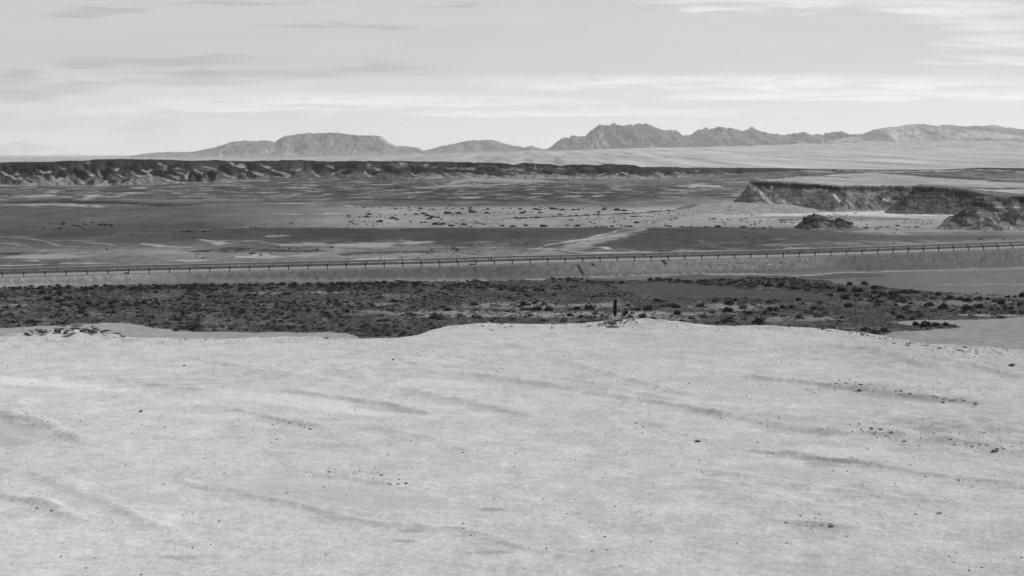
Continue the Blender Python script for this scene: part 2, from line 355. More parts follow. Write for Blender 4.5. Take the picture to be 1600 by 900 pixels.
def tone_ground(X, Y, Z):
    px, py = proj(X, Y, Z)
    s, d = road_sd(X, Y)
    V_ = np.full(X.shape, 150.0)
    # ---------- plain beyond the road
    m = (Y > 380) & (Y < 3200) & (d > 0)
    if m.any():
        x, y = X[m], Y[m]
        # picture rows on the level plain, wandering with the lie of the land
        a, b = proj(x, y, np.full(x.shape, _fz))
        wa = a + 22 * perlin(x / 40, y / 90, 61) + 8 * perlin(x / 12, y / 30, 62)
        sc = np.clip((b - 262) / 90, .15, 1)
        wb = b + (2.4 * perlin(x / 50, y / 120, 63) + 1.5 * perlin(x / 12, y / 36, 64) + .8 * perlin(x / 4, y / 10, 67)) * sc
        ci = np.clip(np.interp(wa, TPX, range(7)), 0, 5.999); ri = np.clip(np.interp(wb, _tr, range(len(_tr))), 0, len(_tr) - 1.001)
        c0 = ci.astype(int); r0 = ri.astype(int); fc = ci - c0; fr = ri - r0
        v = (_tab[r0, c0] * (1 - fc) + _tab[r0, c0 + 1] * fc) * (1 - fr) + (_tab[r0 + 1, c0] * (1 - fc) + _tab[r0 + 1, c0 + 1] * fc) * fr
        n = fbm(x / 34, y / 80, 4, 65, .6)
        n2_ = fbm(x / 9, y / 22, 3, 66, .6)
        far = sst(322, 300, b)
        n3_ = fbm(x / 3, y / 9, 2, 166, .6)
        n4_ = fbm(x / 20, y / 7, 3, 266, .6)
        v = v * (1 + .09 * n4_ * sst(322, 300, b) + .05 * n4_ + (.10 + .06 * far) * n + (.07 + .09 * far) * n2_ + (.06 + .07 * (b > 375)) * n3_)
        # pale drifts on the stony ground far out
        dr = sst(.14, .32, fbm(x / 20, y / 60, 5, 68, .65)) * (0.30 + .70 * far) * sst(470, 520, y) * np.where((b > 322) & (b < 375), .25, 1)
        v = v + (156 - v) * dr * .85
        dk = sst(.12, .30, fbm(x / 26, y / 50, 5, 69, .65)) * far
        v = v + (66 - v) * dk * .8
        for pts, tone, br in BANDS:
            xs = [q[0] for q in pts]
            k = (wa > xs[0] - 12) & (wa < xs[-1] + 12) & (np.abs(wb - pts[0][1]) < 90)
            if not k.any(): continue
            cy = np.interp(wa[k], xs, [q[1] for q in pts]); hh = np.interp(wa[k], xs, [q[2] for q in pts])
            ends = np.clip(np.minimum(wa[k] - xs[0] + 10, xs[-1] + 10 - wa[k]) / (.35 * (xs[-1] - xs[0]) + 10), .02, 1) ** .6
            e = 1 - np.abs(wb[k] - cy) / (hh * ends * 1.1)
            e = np.minimum(e, (wa[k] - xs[0] + 12) / 12); e = np.minimum(e, (xs[-1] + 12 - wa[k]) / 12)
            e = e * .8 + (.35 + br) * (n[k] * .8 + n2_[k] * 1.1 + n3_[k] * .8 + n4_[k] * 1.0)
            v[k] += (tone * (1 + .05 * n2_[k]) - v[k]) * sst(-.35, .65, e) * np.where(b[k] > 366, 1.2, 1.0)
        v = 140 + (v - 140) * 1.14
        V_[m] = v
    # ---------- fan below the mountains
    m = Y >= 3200
    if m.any():
        x, y = X[m], Y[m]; t = x / y
        base = np.interp(t, [-.26, -.1, 0.0, .08, .26], [158, 160, 165, 182, 184])
        v = base * (1 + .17 * fbm(x / 75, y / 2600, 5, 71, .65) + .12 * fbm(x / 22, y / 900, 3, 72, .6))
        v = v + (130 - v) * .7 * sst(.15, .45, fbm(x / 60, y / 2200, 5, 73, .65))
        V_[m] = v
    # ---------- wash with scrub, near bank
    m = (Y > 150) & (Y < 700) & (d <= 0)
    if m.any():
        x, y = X[m], Y[m]; dm = d[m]; a, b = px[m], py[m]
        n = fbm(x / 5, y / 9, 4, 75, .6); n2_ = fbm(x / 1.2, y / 3, 3, 76, .6)
        wa = a + 14 * perlin(x / 4, y / 8, 77) + 5 * perlin(x, y, 78); wb = b + 1.8 * perlin(x / 5, y / 14, 79) + .8 * perlin(x / 1.5, y / 4, 80)
        v = 150 + 9 * n + 10 * n2_
        v = np.where(wb < 456, 116 + 6 * n, v)
        v = np.where((wa > 1340) & (wb < 462), np.interp(wa, [1340, 1450, 1600], [104, 120, 122]) + 8 * n + 9 * n2_, v)
        v = np.where((wa > 1300) & (wb > 496), 150 + 10 * n + 13 * n2_, v)
        k = inpoly(wa, wb, SCRUB)
        v = np.where(k, 90 + 24 * n + 24 * n2_, v)
        for sx, sy, rx, ry, tn in SOIL:
            q = ((wa - sx) / rx) ** 2 + ((wb - sy) / ry) ** 2
            w = sst(1.2, .5, q + .9 * n + .5 * n2_)
            v = v + (tn - v) * w
        v = np.where(inpoly(wa, wb + 1.2 * n2_, CLEAR), 84 + 7 * n + 8 * n2_, v)
        v = np.where(inpoly(wa, wb + 1.2 * n2_, FLAT1), 94 + 6 * n + 8 * n2_, v)
        ln = np.abs(wb - np.interp(wa, [1480, 1600], [445, 444])); v = np.where((wa > 1460) & (ln < .5), 150, v)
        # bank
        h = ground(x, y, False) ; onb = (dm > -9) & (h > FLOOR + 0.35 - .0 * x)
        bt = np.interp(a, [0, 200, 300, 500, 800, 900, 1000, 1280, 1320, 1600], [156, 154, 124, 112, 110, 130, 142, 136, 114, 128])
        bt = bt * (1 + .20 * fbm(x / 1.1, y / .6, 3, 81, .7) + .04 * fbm((x + .5 * y) / 1.0, y / 9, 3, 181, .6))
        w = sst(-.1, .5, (h - (FLOOR + .5)) )
        v = np.where(dm > -9, v + (bt - v) * w, v)
        # pale foot line of the bank, right half
        toe = np.interp(a, [820, 900, 1060, 1180, 1250, 1320, 1600], [437, 433.5, 428.5, 428.5, 430.5, 426, 419])
        v = v + (152 - v) * np.where(a > 820, sst(1.3, .3, np.abs(wb - toe) + .5 * n), 0)
        toe2 = np.interp(a, [0, 560, 760], [441, 437.5, 438]); v = np.where((a < 760) & (np.abs(wb - toe2) < 2.6) & (b < 442), 138 + 10 * n, v)
        V_[m] = v
    # ---------- road corridor
    m = (d > -0.9) & (d < ROADW + 1.0) & (Y > 300) & (Y < 1200)
    V_[m] = 128 + 5 * perlin(X[m] / 2, Y[m] / 2, 82)
    m = (d >= ROADW + 0.4) & (d < ROADW + 4.5) & (Y > 300) & (Y < 1200)
    V_[m] = 158 + 10 * perlin(X[m] / 9, Y[m] / 9, 83)
    # ---------- the pale plateau
    De = np.interp(X / np.maximum(Y, 30), _et, _eD)
    m = Y < 150
    if m.any():
        x, y = X[m], Y[m]; a, b = px[m], py[m]
        n = fbm(x / 7, y / 9, 4, 84, .55); n2_ = fbm(x / 1.1, y / 2.2, 4, 85, .6); n3_ = perlin(x / .25, y / .5, 86)
        v = 195 + 8 * n + 12 * n2_ + 8 * fbm(x / 2.2, y / 2.2, 3, 190, .6) + 11 * n3_ + 13 * perlin(x / .11, y / .27, 188) + 10 * perlin(x / .055, y / .16, 189)
        v = v - np.clip((600 - b) / 70, 0, 1) * 6 - np.clip((a - 1250) / 350, 0, 1) * 5 * (b < 680)
        for sx, sy, rx, ry, tn in [(60, 599, 150, 7, 214), (430, 622, 120, 10, 208), (560, 640, 130, 8, 210), (1330, 706, 90, 8, 208), (700, 600, 70, 6, 206), (770, 796, 24, 3.5, 166), (640, 830, 24, 3, 170),  # the small soft dark ovals are shading painted into the tone
                                   (632, 845, 22, 3, 172), (770, 863, 32, 4, 166), (280, 871, 38, 4, 172), (30, 678, 42, 20, 182), (35, 655, 60, 6, 186), (1500, 668, 110, 10, 184), (1285, 820, 75, 6, 170), (1390, 550, 90, 10, 186),  # shade by the left mound and broad shaded areas at right, painted darker
                                   (1350, 605, 60, 7, 176), (1450, 622, 90, 8, 172), (1240, 672, 90, 7, 186), (1275, 718, 90, 5, 176), (1230, 735, 110, 10, 188), (500, 772, 200, 16, 188), (250, 780, 60, 12, 190), (1220, 653, 120, 6, 184),
                                   (610, 640, 60, 5, 186), (780, 640, 60, 6, 186), (870, 603, 90, 5, 186), (445, 660, 70, 6, 184), (1530, 690, 90, 5, 186), (1180, 610, 90, 9, 190), (1430, 735, 60, 6, 192)]:
            q = ((a - sx) / rx) ** 2 + ((b - sy - (a - sx) * (.08 if rx > 40 else 0)) / ry) ** 2
            w = sst(1.3, .2, q + (.8 * n2_ + .7 * n if rx > 40 else .15 * n2_))
            v = v + (tn - v) * w
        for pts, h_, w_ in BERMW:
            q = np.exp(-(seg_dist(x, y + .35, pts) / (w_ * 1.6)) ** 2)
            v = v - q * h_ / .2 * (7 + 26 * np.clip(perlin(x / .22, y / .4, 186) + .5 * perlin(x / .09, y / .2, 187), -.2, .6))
        # faint wheel tracks
        for pts in [[(-20, 604), (60, 606), (160, 605), (280, 601), (400, 596)], [(180, 592), (300, 593), (420, 594)]]:
            cy = np.interp(a, [q[0] for q in pts], [q[1] for q in pts])
            v = np.where((np.abs(b - cy) < .8) & (a < pts[-1][0]) & (a > pts[0][0]), v - 14, v)
        over = y - De[m]
        v = np.where(over > 3, 160 + 10 * n2_, v)
        V_[m] = v
    return alb(V_)

# ------------------------------------------------------------------ materials
def ground_material(name, rough_detail):
    mt = bpy.data.materials.new(name); mt.use_nodes = True
    t = mt.node_tree; t.nodes.clear(); q = G(t)
    at_ = q.n('ShaderNodeAttribute', attribute_name='tone')
    tc_ = q.n('ShaderNodeTexCoord'); P = tc_.outputs['Object']
    f = 1.0
    acc = None; hacc = None
    for sc, amt, hb in rough_detail:
        nz = q.noise(P, sc, 5.0, 0.65)
        k = q.m('MULTIPLY_ADD', q.m('SUBTRACT', nz, 0.5), amt, 1.0)
        acc = k if acc is None else q.m('MULTIPLY', acc, k)
        hk = q.m('MULTIPLY', nz, hb); hacc = hk if hacc is None else q.m('ADD', hacc, hk)
    c = q.m('MULTIPLY', at_.outputs['Fac'], acc)
    bs = q.n('ShaderNodeBsdfDiffuse'); bs.inputs['Roughness'].default_value = 0.6
    t.links.new(q.comb(c, c, c), bs.inputs[0])
    bp = q.n('ShaderNodeBump'); bp.inputs['Strength'].default_value = 1.0; bp.inputs['Distance'].default_value = 1.0
    t.links.new(hacc, bp.inputs['Height']); t.links.new(bp.outputs[0], bs.inputs['Normal'])
    o = q.n('ShaderNodeOutputMaterial'); t.links.new(bs.outputs[0], o.inputs[0])
    return mt

def plain_material(name, v, var=0.3, scale=3.0, bump=0.02, rough=0.9, metal=0.0, per_object=0.0):
    mt = bpy.data.materials.new(name); mt.use_nodes = True
    t = mt.node_tree; t.nodes.clear(); q = G(t)
    tc_ = q.n('ShaderNodeTexCoord')
    nz = q.noise(tc_.outputs['Object'], scale, 5.0, 0.6)
    k = q.m('MULTIPLY_ADD', q.m('SUBTRACT', nz, 0.5), var * 2, 1.0)
    c = q.m('MULTIPLY', k, v)
    if per_object:
        oi = q.n('ShaderNodeObjectInfo')
        c = q.m('MULTIPLY', c, q.m('MULTIPLY_ADD', oi.outputs['Random'], per_object, 1 - per_object / 2))
    bs = q.n('ShaderNodeBsdfPrincipled'); t.links.new(q.comb(c, c, c), bs.inputs['Base Color'])
    bs.inputs['Roughness'].default_value = rough; bs.inputs['Metallic'].default_value = metal
    bs.inputs['Specular IOR Level'].default_value = 0.15 if metal == 0 else 0.5
    bp = q.n('ShaderNodeBump'); bp.inputs['Distance'].default_value = bump
    t.links.new(nz, bp.inputs['Height']); t.links.new(bp.outputs[0], bs.inputs['Normal'])
    o = q.n('ShaderNodeOutputMaterial'); t.links.new(bs.outputs[0], o.inputs[0])
    return mt

M_GROUND = ground_material("desert_ground_mat", [(0.35, .18, .05), (2.3, .22, .03), (9.0, .75, .014), (30.0, .75, .005)])
M_HILL = ground_material("dark_hill_mat", [(0.03, .25, .8), (0.2, .25, .5)])
M_ROCKFACE = ground_material("rock_face_mat", [(0.25, .3, .6), (1.2, .5, .30), (5.0, .4, .05)])
M_MOUNT = ground_material("mountain_mat", [(0.002, .22, 20.0), (0.012, .30, 18.0), (0.05, .25, 5)])
M_STONE_D = plain_material("dark_stone_mat", .11, .3, 9, .02, per_object=.5)
M_STONE_M = plain_material("weathered_stone_mat", .32, .3, 7, .02, per_object=.4)
M_STONE_P = plain_material("pale_stone_mat", .42, .2, 7, .02, per_object=.3)
M_POST = plain_material("black_post_mat", .012, .3, 12, .01)  # near-black over the whole post
M_STEEL = plain_material("galvanised_steel_mat", .30, .12, 1.5, .002, rough=.6, metal=.0)
M_STEELP = plain_material("weathered_steel_post_mat", .06, .2, 3, .002, rough=.7, metal=.2)
M_ASPHALT = plain_material("asphalt_mat", .16, .15, .6, .004)
M_PAINT = plain_material("road_paint_mat", .6, .2, 2, .0)
M_CONC = plain_material("dark_concrete_mat", .07, .2, 2, .01)

def leaf_material(name, v, per=.6):
    mt = bpy.data.materials.new(name); mt.use_nodes = True
    t = mt.node_tree; t.nodes.clear(); q = G(t)
    ge = q.n('ShaderNodeNewGeometry'); oi = q.n('ShaderNodeObjectInfo')
    c = q.m('MULTIPLY', q.m('MULTIPLY_ADD', ge.outputs['Random Per Island'], .6, .7), v)
    c = q.m('MULTIPLY', c, q.m('MULTIPLY_ADD', oi.outputs['Random'], per, 1 - per / 2))
    bs = q.n('ShaderNodeBsdfDiffuse'); t.links.new(q.comb(c, c, c), bs.inputs[0])
    tr = q.n('ShaderNodeBsdfTranslucent'); t.links.new(q.comb(c, c, c), tr.inputs[0])
    mx = q.n('ShaderNodeMixShader'); mx.inputs[0].default_value = .25
    t.links.new(bs.outputs[0], mx.inputs[1]); t.links.new(tr.outputs[0], mx.inputs[2])
    o = q.n('ShaderNodeOutputMaterial'); t.links.new(mx.outputs[0], o.inputs[0])
    return mt
M_LEAF_D = leaf_material("dark_shrub_mat", .052)
M_LEAF_G = leaf_material("grey_shrub_mat", .135)
M_LEAF_T = leaf_material("tree_shrub_mat", .045)

# ------------------------------------------------------------------ mesh helpers
def mesh_np(name, co, faces, mat, smooth=False, parent=None, tone=None):
    """co (n,3), faces (m,4) or (m,3) int arrays"""
    me = bpy.data.meshes.new(name)
    n, m = len(co), len(faces); k = faces.shape[1]
    me.vertices.add(n); me.vertices.foreach_set('co', np.ascontiguousarray(co, dtype=np.float32).ravel())
    me.loops.add(m * k); me.loops.foreach_set('vertex_index', np.ascontiguousarray(faces, dtype=np.int32).ravel())
    me.polygons.add(m); me.polygons.foreach_set('loop_start', np.arange(0, m * k, k, dtype=np.int32))
    me.polygons.foreach_set('use_smooth', np.full(m, smooth, dtype=bool))
    if tone is not None:
        a = me.attributes.new('tone', 'FLOAT', 'POINT'); a.data.foreach_set('value', np.ascontiguousarray(tone, dtype=np.float32))
    me.materials.append(mat)
    me.update(calc_edges=True)
    o = bpy.data.objects.new(name, me); COL.objects.link(o)
    if parent is not None: o.parent = parent
    return o

def grid_faces(nr, nc):
    i = np.arange(nr - 1)[:, None] * nc + np.arange(nc - 1)[None, :]
    i = i.ravel()
    return np.stack([i, i + 1, i + nc + 1, i + nc], 1)

def tag(o, label=None, cat=None, group=None, kind=None):
    if label: o['label'] = label
    if cat: o['category'] = cat
    if group: o['group'] = group
    if kind: o['kind'] = kind
    return o

def copy_thing(o):
    c = o.copy(); COL.objects.link(c)
    for ch in list(o.children):
        d = ch.copy(); COL.objects.link(d); d.parent = c
    return c

# ================================================================== SETTING
# ------------------------------------------------------------------ one ground sheet, fine in front and coarse towards the sides and behind
_side = np.concatenate([np.linspace(.312, .56, 90), np.geomspace(.6, 6, 18)])
tcols = np.concatenate([-_side[::-1], np.linspace(-.31, .31, 1240), _side])
def inv_rows(a, b, n): return 1 / np.linspace(1 / a, 1 / b, n)
rows = np.concatenate([[-1500, -400, -100, -20, 15, 30], inv_rows(40, 134, 760), np.linspace(135.5, 272, 60)[:-1], inv_rows(272, 480, 330), inv_rows(481, 3200, 400)[1:], inv_rows(3260, 14000, 110), [16000, 20000, 28000, 42000, 60000]])
Yg, Tg = np.meshgrid(rows, tcols, indexing='ij')
Xg = Tg * np.maximum(Yg, 40.0)
Xf, Yf = Xg.ravel(), Yg.ravel()
Zf = np.zeros_like(Xf)
nc = len(tcols)
CH = 40 * nc
for i in range(0, len(Xf), CH):
    Zf[i:i + CH] = ground(Xf[i:i + CH], Yf[i:i + CH])
Tn = np.zeros_like(Xf)
for i in range(0, len(Xf), CH):
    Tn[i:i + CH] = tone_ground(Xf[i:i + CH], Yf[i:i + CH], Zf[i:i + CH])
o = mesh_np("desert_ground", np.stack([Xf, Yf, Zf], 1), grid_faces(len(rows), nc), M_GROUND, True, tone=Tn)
tag(o, kind='structure')
del Xg, Yg, Tg, Xf, Yf, Zf, Tn

# ------------------------------------------------------------------ asphalt road on its bank
ss = np.arange(_rs[1] - 140, _rs[-2] + 160, 2.0)
def road_pt(s, d, dz=0.0):
    return np.stack([s * ct - (d + RP) * st_, s * st_ + (d + RP) * ct, road_z(s) + dz], -1)
def ribbon(name, d0, d1, dz, mat, n=1):
    ds = np.linspace(d0, d1, n + 1)
    co = np.concatenate([road_pt(ss, dd, dz) for dd in ds])
    fc = grid_faces(n + 1, len(ss))
    return mesh_np(name, co, fc, mat)
tag(ribbon("road", 1.6, ROADW - 1.6, .05, M_ASPHALT, 2), kind='structure')
tag(ribbon("road_edge_line", 2.1, 2.25, .056, M_PAINT), kind='structure')
tag(ribbon("road_edge_line", ROADW - 2.25, ROADW - 2.1, .056, M_PAINT), kind='structure')

# ------------------------------------------------------------------ dark hills
SAND = [[(2, 262.5), (24, 274.7), (34, 274)], [(26, 262), (28, 268)], [(62, 260.6), (69, 264.4), (77, 263.4)], [(53, 269), (62, 271), (79, 280), (82, 284), (94, 276.6), (107, 268)], [(79, 268), (86, 275)], [(93, 255), (101, 260)], [(133, 251), (139, 253.5)],
        [(167, 256), (183, 260.6)], [(136, 263.4), (145, 269)], [(153, 261.6), (159, 270)], [(123, 273.8), (131, 279.4)], [(182, 266), (193, 271), (206, 275.6)], [(207, 262.5), (212, 268), (223, 271), (238, 268)], [(223, 260.6), (231, 265), (238, 259)],
        [(159, 275.6), (178, 284), (197, 280), (212, 275.6)], [(139, 284), (165, 282)], [(95, 284), (120, 286), (140, 285)], [(0, 284), (35, 283)], [(247, 252), (260, 256), (259, 260.6)], [(262, 267), (279, 273.7)], [(277, 264), (290, 268), (292, 274)], [(253, 272), (277, 282)],
        [(272, 258), (287, 259)], [(303, 260), (322, 269), (327, 277)], [(316, 256.6), (337, 261), (356, 270.6), (372, 275)], [(291, 274), (294, 264)], [(281, 280), (331, 280)], [(353, 251), (380, 256.5)], [(384, 260), (418, 272)], [(378, 266), (393, 274)], [(408, 253), (419, 256.5)],
        [(425, 261), (444, 266), (453, 270.6)], [(487, 263.6), (501, 272)], [(513, 255), (521, 257.7)], [(520, 268), (532, 261), (539, 260)], [(569, 264), (578, 271), (582, 271)], [(574, 253), (576, 257)], [(584, 259), (593, 260.7)], [(608, 252), (624, 258)], [(622, 252), (632, 255)], [(608, 265), (617, 267)],
        [(643, 267), (651, 269.6)], [(663, 255), (679, 258)], [(654, 270), (663, 272)], [(836, 258), (842, 261.6)], [(903, 265), (912, 268)], [(937, 269.6), (945, 266)], [(962, 266), (970, 269.6)], [(969, 264), (980, 267.8)], [(1024, 266), (1036, 269.6)], [(1054, 264), (1060, 267)],
        [(1065, 265), (1072, 267)], [(1078, 262.6), (1090, 264)], [(1133, 267), (1151, 268.7)], [(700, 258), (740, 260)], [(780, 260), (820, 262)], [(870, 262), (885, 262)], [(425, 271), (450, 273)], [(455, 261), (470, 262)]]
def hills():
    px = np.arange(-160, 1760, 1.25); t = ray(px, 262)[0]
    v = np.concatenate([np.linspace(0, 1, 260), np.linspace(1.03, 1.7, 12)])
    pyb = np.interp(px, [0, 150, 300, 420, 500, 620, 700, 800, 900, 1000, 1090, 1150, 1250, 1600], [291, 290, 287, 283, 281, 281, 279, 280, 280, 280, 276, 274, 270, 270])
    Yb = (CAMZ - _fz) * F / (pyb - HZ)
    Yc = Yb + 330.0
    sky_py = np.interp(px, [-160, 0, 40, 85, 110, 130, 150, 200, 240, 300, 328, 335, 380, 400, 432, 440, 480, 510, 560, 640, 700, 740, 790, 800, 820, 850, 880, 884, 910, 930, 945, 990, 1000, 1040, 1100, 1200, 1300, 1340, 1420, 1460, 1500, 1540, 1600, 1760],
                       [254, 253.5, 253, 252, 250.5, 251, 248.8, 248.3, 248.8, 250.5, 250.5, 249.5, 251.5, 250.5, 250.5, 249.5, 250, 252, 251, 251.5, 252, 253.5, 254.5, 257, 254, 255.5, 258.5, 257.5, 256, 258, 256, 257.5, 260, 260.5, 261.5, 262.3, 263.8, 265, 266.5, 265.5, 263.5, 262, 262.5, 263])
    sky_py = sky_py + np.clip(1.8 * np.abs(perlin(px / 34, px * 0 + .5, 88)) + .7 * perlin(px / 9, px * 0 + .2, 89), -.5, 1.6) * np.interp(px, [250, 330, 1050, 1200], [.6, 1.2, 1.2, .2])
    zs = CAMZ - (sky_py - HZ) * Yc / F
    V2, T2 = np.meshgrid(v, t, indexing='ij')
    Y2 = Yb[None] + (Yc - Yb)[None] * V2; X2 = T2 * Y2
    PX = px[None] + 0 * V2
    W = X2 + .30 * (Y2 - 2000)                                  # gullies run down towards the right
    g1 = np.abs(fbm(W / 38 + .5 * perlin(X2 / 60, Y2 / 60, 91), Y2 / 120, 3, 90, .5))
    g2 = np.abs(fbm(W / 15, Y2 / 45, 3, 92, .5))
    big = fbm(X2 / 110, Y2 / 160, 2, 95)
    H = (zs[None] - _fz)
    ramp = np.clip(V2, 0, 1)
    f = .10 * sst(0, .06, V2) + .80 * np.clip(ramp + .08 * big * ramp, 0, 1) ** .62 + .10 * ramp ** 3
    # a bench half way up parts the front hills from the skyline row
    bench = np.exp(-((V2 - .62 + .05 * big) / .10) ** 2)
    f = f - .14 * bench
    cut = (1 - sst(0, .40, g1)) * (.78 - .30 * V2) + .14 * (1 - sst(0, .3, g2)) * (1 - .5 * V2)
    crest = np.exp(-(np.clip(1 - V2, 0, 1) / .035) ** 2)
    f = f * (1 - cut * (1 - crest))
    f = np.minimum(f, .10 + .90 * np.clip(V2, 0, 1) ** .5)
    f = f * (1 - crest) + crest
    f = np.where(V2 > 1, 1 - (V2 - 1) / .7, f)
    Z = _fz - 1.2 * (1 - sst(0, .05, V2)) + H * f + .30 * fbm(X2 / 9, Y2 / 20, 3, 97)
    nn = fbm(X2 / 10, Y2 / 24, 4, 98, .6)
    sand = sst(.17, .085, g1 + .06 * nn) * sst(1.0, .93, V2) * sst(.0, .2, fbm(X2 / 50, Y2 / 70, 2, 197) + .45) * np.interp(PX, [0, 480, 560, 1000], [1, 1, .75, .7])
    sand = np.maximum(sand, .8 * sst(.05, .02, g2 + .03 * nn) * sst(.98, .9, V2) * sst(.1, .3, fbm(X2 / 50, Y2 / 70, 2, 198) + .12))
    AX, AY = proj(X2, Y2, Z)
    st = np.zeros_like(Z); vd = np.full(Z.shape, 60.0)
    jx = 3.2 * fbm(X2 / 7, Y2 / 16, 3, 290) ; jy = 1.6 * fbm(X2 / 9, Y2 / 20, 3, 291)
    AX = AX + jx; AY = AY + jy
    for pts in SAND:
        x0_ = min(q[0] for q in pts) - 26; x1_ = max(q[0] for q in pts) + 26
        k = (AX > x0_) & (AX < x1_) & (V2 <= 1)
        dd = seg_dist(AX[k], AY[k] * 1.5, [(q[0], q[1] * 1.5) for q in pts])
        ylo, yhi = min(q[1] for q in pts), max(q[1] for q in pts)
        wv = .55 + 1.1 * np.clip((AY[k] - ylo) / max(yhi - ylo, 3), 0, 1.2)          # the drifts widen downhill
        vd[k] = np.minimum(vd[k], dd)
        st[k] = np.maximum(st[k], sst(3.1, .6, dd / wv + 1.6 * nn[k] + 1.0 * perlin(X2[k] / 3, Y2[k] / 8, 297)))
    mound = sst(1.0, 14.0, vd) * sst(1.0, .9, V2) * sst(0, .1, V2)
    Z = Z - (3.4 * (1 - sst(0, 11.0, vd)) * sst(1.0, .93, V2) * sst(0, .1, V2)) + 1.6 * fbm(X2 / 16, Y2 / 30, 3, 298) * sst(1.0, .95, V2)
    st = st * sst(.995, .965, V2)
    sand = np.maximum(sand * .45, st)
    toe = sst(.42, .05, V2 + .16 * nn) * np.interp(PX, [0, 120, 300, 450, 620, 700, 1000, 1150, 1300], [.8, .85, .6, .35, .4, 1, 1, .5, .2])
    toe = np.clip(toe * (1 + .9 * fbm(AX / 7, AY / 9 + .3 * X2 / 20, 3, 292)), 0, 1)
    gap = sst(1.6, .4, np.abs(AY - np.interp(AX, px, sky_py) - 5.2)) * sst(560, 620, AX) * sst(1000, 900, AX)
    tone = 50 + 12 * nn + 10 * (1 - V2) + 14 * fbm(X2 / 35, Y2 / 60, 2, 199)
    tone = tone + (158 + 10 * nn - tone) * np.clip(sand, 0, 1) * 1.0
    tone = tone + (146 + 18 * nn - tone) * toe
    tone = tone + (104 - tone) * gap * .8
    # right of the picture: pale open ground between two dark lines
    pale = sst(1190, 1290, PX) * sst(.86, .70, V2 + .25 * perlin(X2 / 90, Y2 / 120, 101))
    tone = tone + (150 - tone) * pale * sst(-.25, .1, fbm(X2 / 45, Y2 / 130, 3, 102) + .1)
    tone = np.where((V2 > .93) & (PX > 1000), 66, tone)
    o = mesh_np("dark_hills", np.stack([X2.ravel(), Y2.ravel(), Z.ravel()], 1), grid_faces(len(v), len(t)), M_HILL, True, tone=alb(tone).ravel())
    tag(o, kind='structure')
hills()

# ------------------------------------------------------------------ mountain ranges
def mountain(name, D, depth, sky_pts, tone, rough, jag=0.0, foot_z=None, px0=None, px1=None, step=1.5, ex=1.0, caps=None, seed=0, spur=160.0, streak=.0):
    xs = [q[0] for q in sky_pts]; ys = [q[1] for q in sky_pts]
    px = np.arange(xs[0], xs[-1] + .1, step); t = ray(px, 230)[0]
    pys = np.interp(px, xs, ys)
    Yc = D + 0 * px
    zs = zrow(pys, D)
    zj = 0 * zs
    if jag: zj = jag * 1.3 * fbm(t * D / 75, px * 0 + .37, 5, seed + 3, .65)
    v = np.concatenate([np.linspace(0, 1, 120), np.linspace(1.03, 1.6, 14)])
    V2, T2 = np.meshgrid(v, t, indexing='ij')
    Y2 = D - depth + depth * V2; X2 = T2 * Y2
    zf = ground(X2[0], Y2[0]) - 6
    if foot_z is not None: zf = np.minimum(zf, foot_z)
    H = np.maximum(zs - zf, 4)
    r = ridged(X2 / spur + .35 * perlin(X2 / spur, Y2 / spur, seed + 7), Y2 / (spur * 2.2), 6, seed, .62)
    sh = V2 ** ex
    mid = np.minimum(1, np.clip(1 - V2, 0, 1) * 5) * np.minimum(1, V2 * 3)
    f = sh + rough * (r - .46) * mid * (.95 - .5 * V2)
    f = np.minimum(f, np.minimum(.30 + .9 * np.clip(V2, 0, 1), .97 + .03 * np.clip(V2, 0, 1)))
    f = np.where(V2 > 1, 1 - (V2 - 1) * 1.2, f)
    Z = zf[None] + H[None] * f + zj[None] * sst(.82, 1.0, V2) * sst(1.5, 1.2, V2) * (1 + .5 * fbm(X2 / 30, Y2 / 30, 2, seed + 9))
    tn = tone(X2, Y2, V2, px[None] + 0 * V2, r)
    o = mesh_np(name, np.stack([X2.ravel(), Y2.ravel(), Z.ravel()], 1), grid_faces(len(v), len(t)), M_MOUNT, True, tone=alb(tn).ravel())
    tag(o, kind='structure')
    return o

def t_flat(lo, hi, sc=300.0, seed=0):
    def f(X, Y, V_, PX, r): return lo + (hi - lo) * sst(-.5, .5, fbm(X / sc, Y / (sc * 1.6), 4, seed, .6)) - 16 * sst(.4, .62, r)
    return f
def t_jag(X, Y, V_, PX, r):
    v = 122 + 22 * fbm(X / 200, Y / 200, 3, 5) + 16 * fbm(X / 40, Y / 50, 3, 6)
    scree = sst(.58, .36, r) * sst(1.0, .5, V_)
    return v + (190 - v) * scree * .8
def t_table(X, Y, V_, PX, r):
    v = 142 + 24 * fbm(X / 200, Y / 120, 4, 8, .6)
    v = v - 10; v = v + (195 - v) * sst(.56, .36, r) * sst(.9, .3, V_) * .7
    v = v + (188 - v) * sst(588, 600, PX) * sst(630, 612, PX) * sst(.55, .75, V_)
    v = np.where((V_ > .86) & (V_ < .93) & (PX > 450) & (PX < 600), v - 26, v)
    return v + (165 - v) * sst(.25, .05, V_) * .7

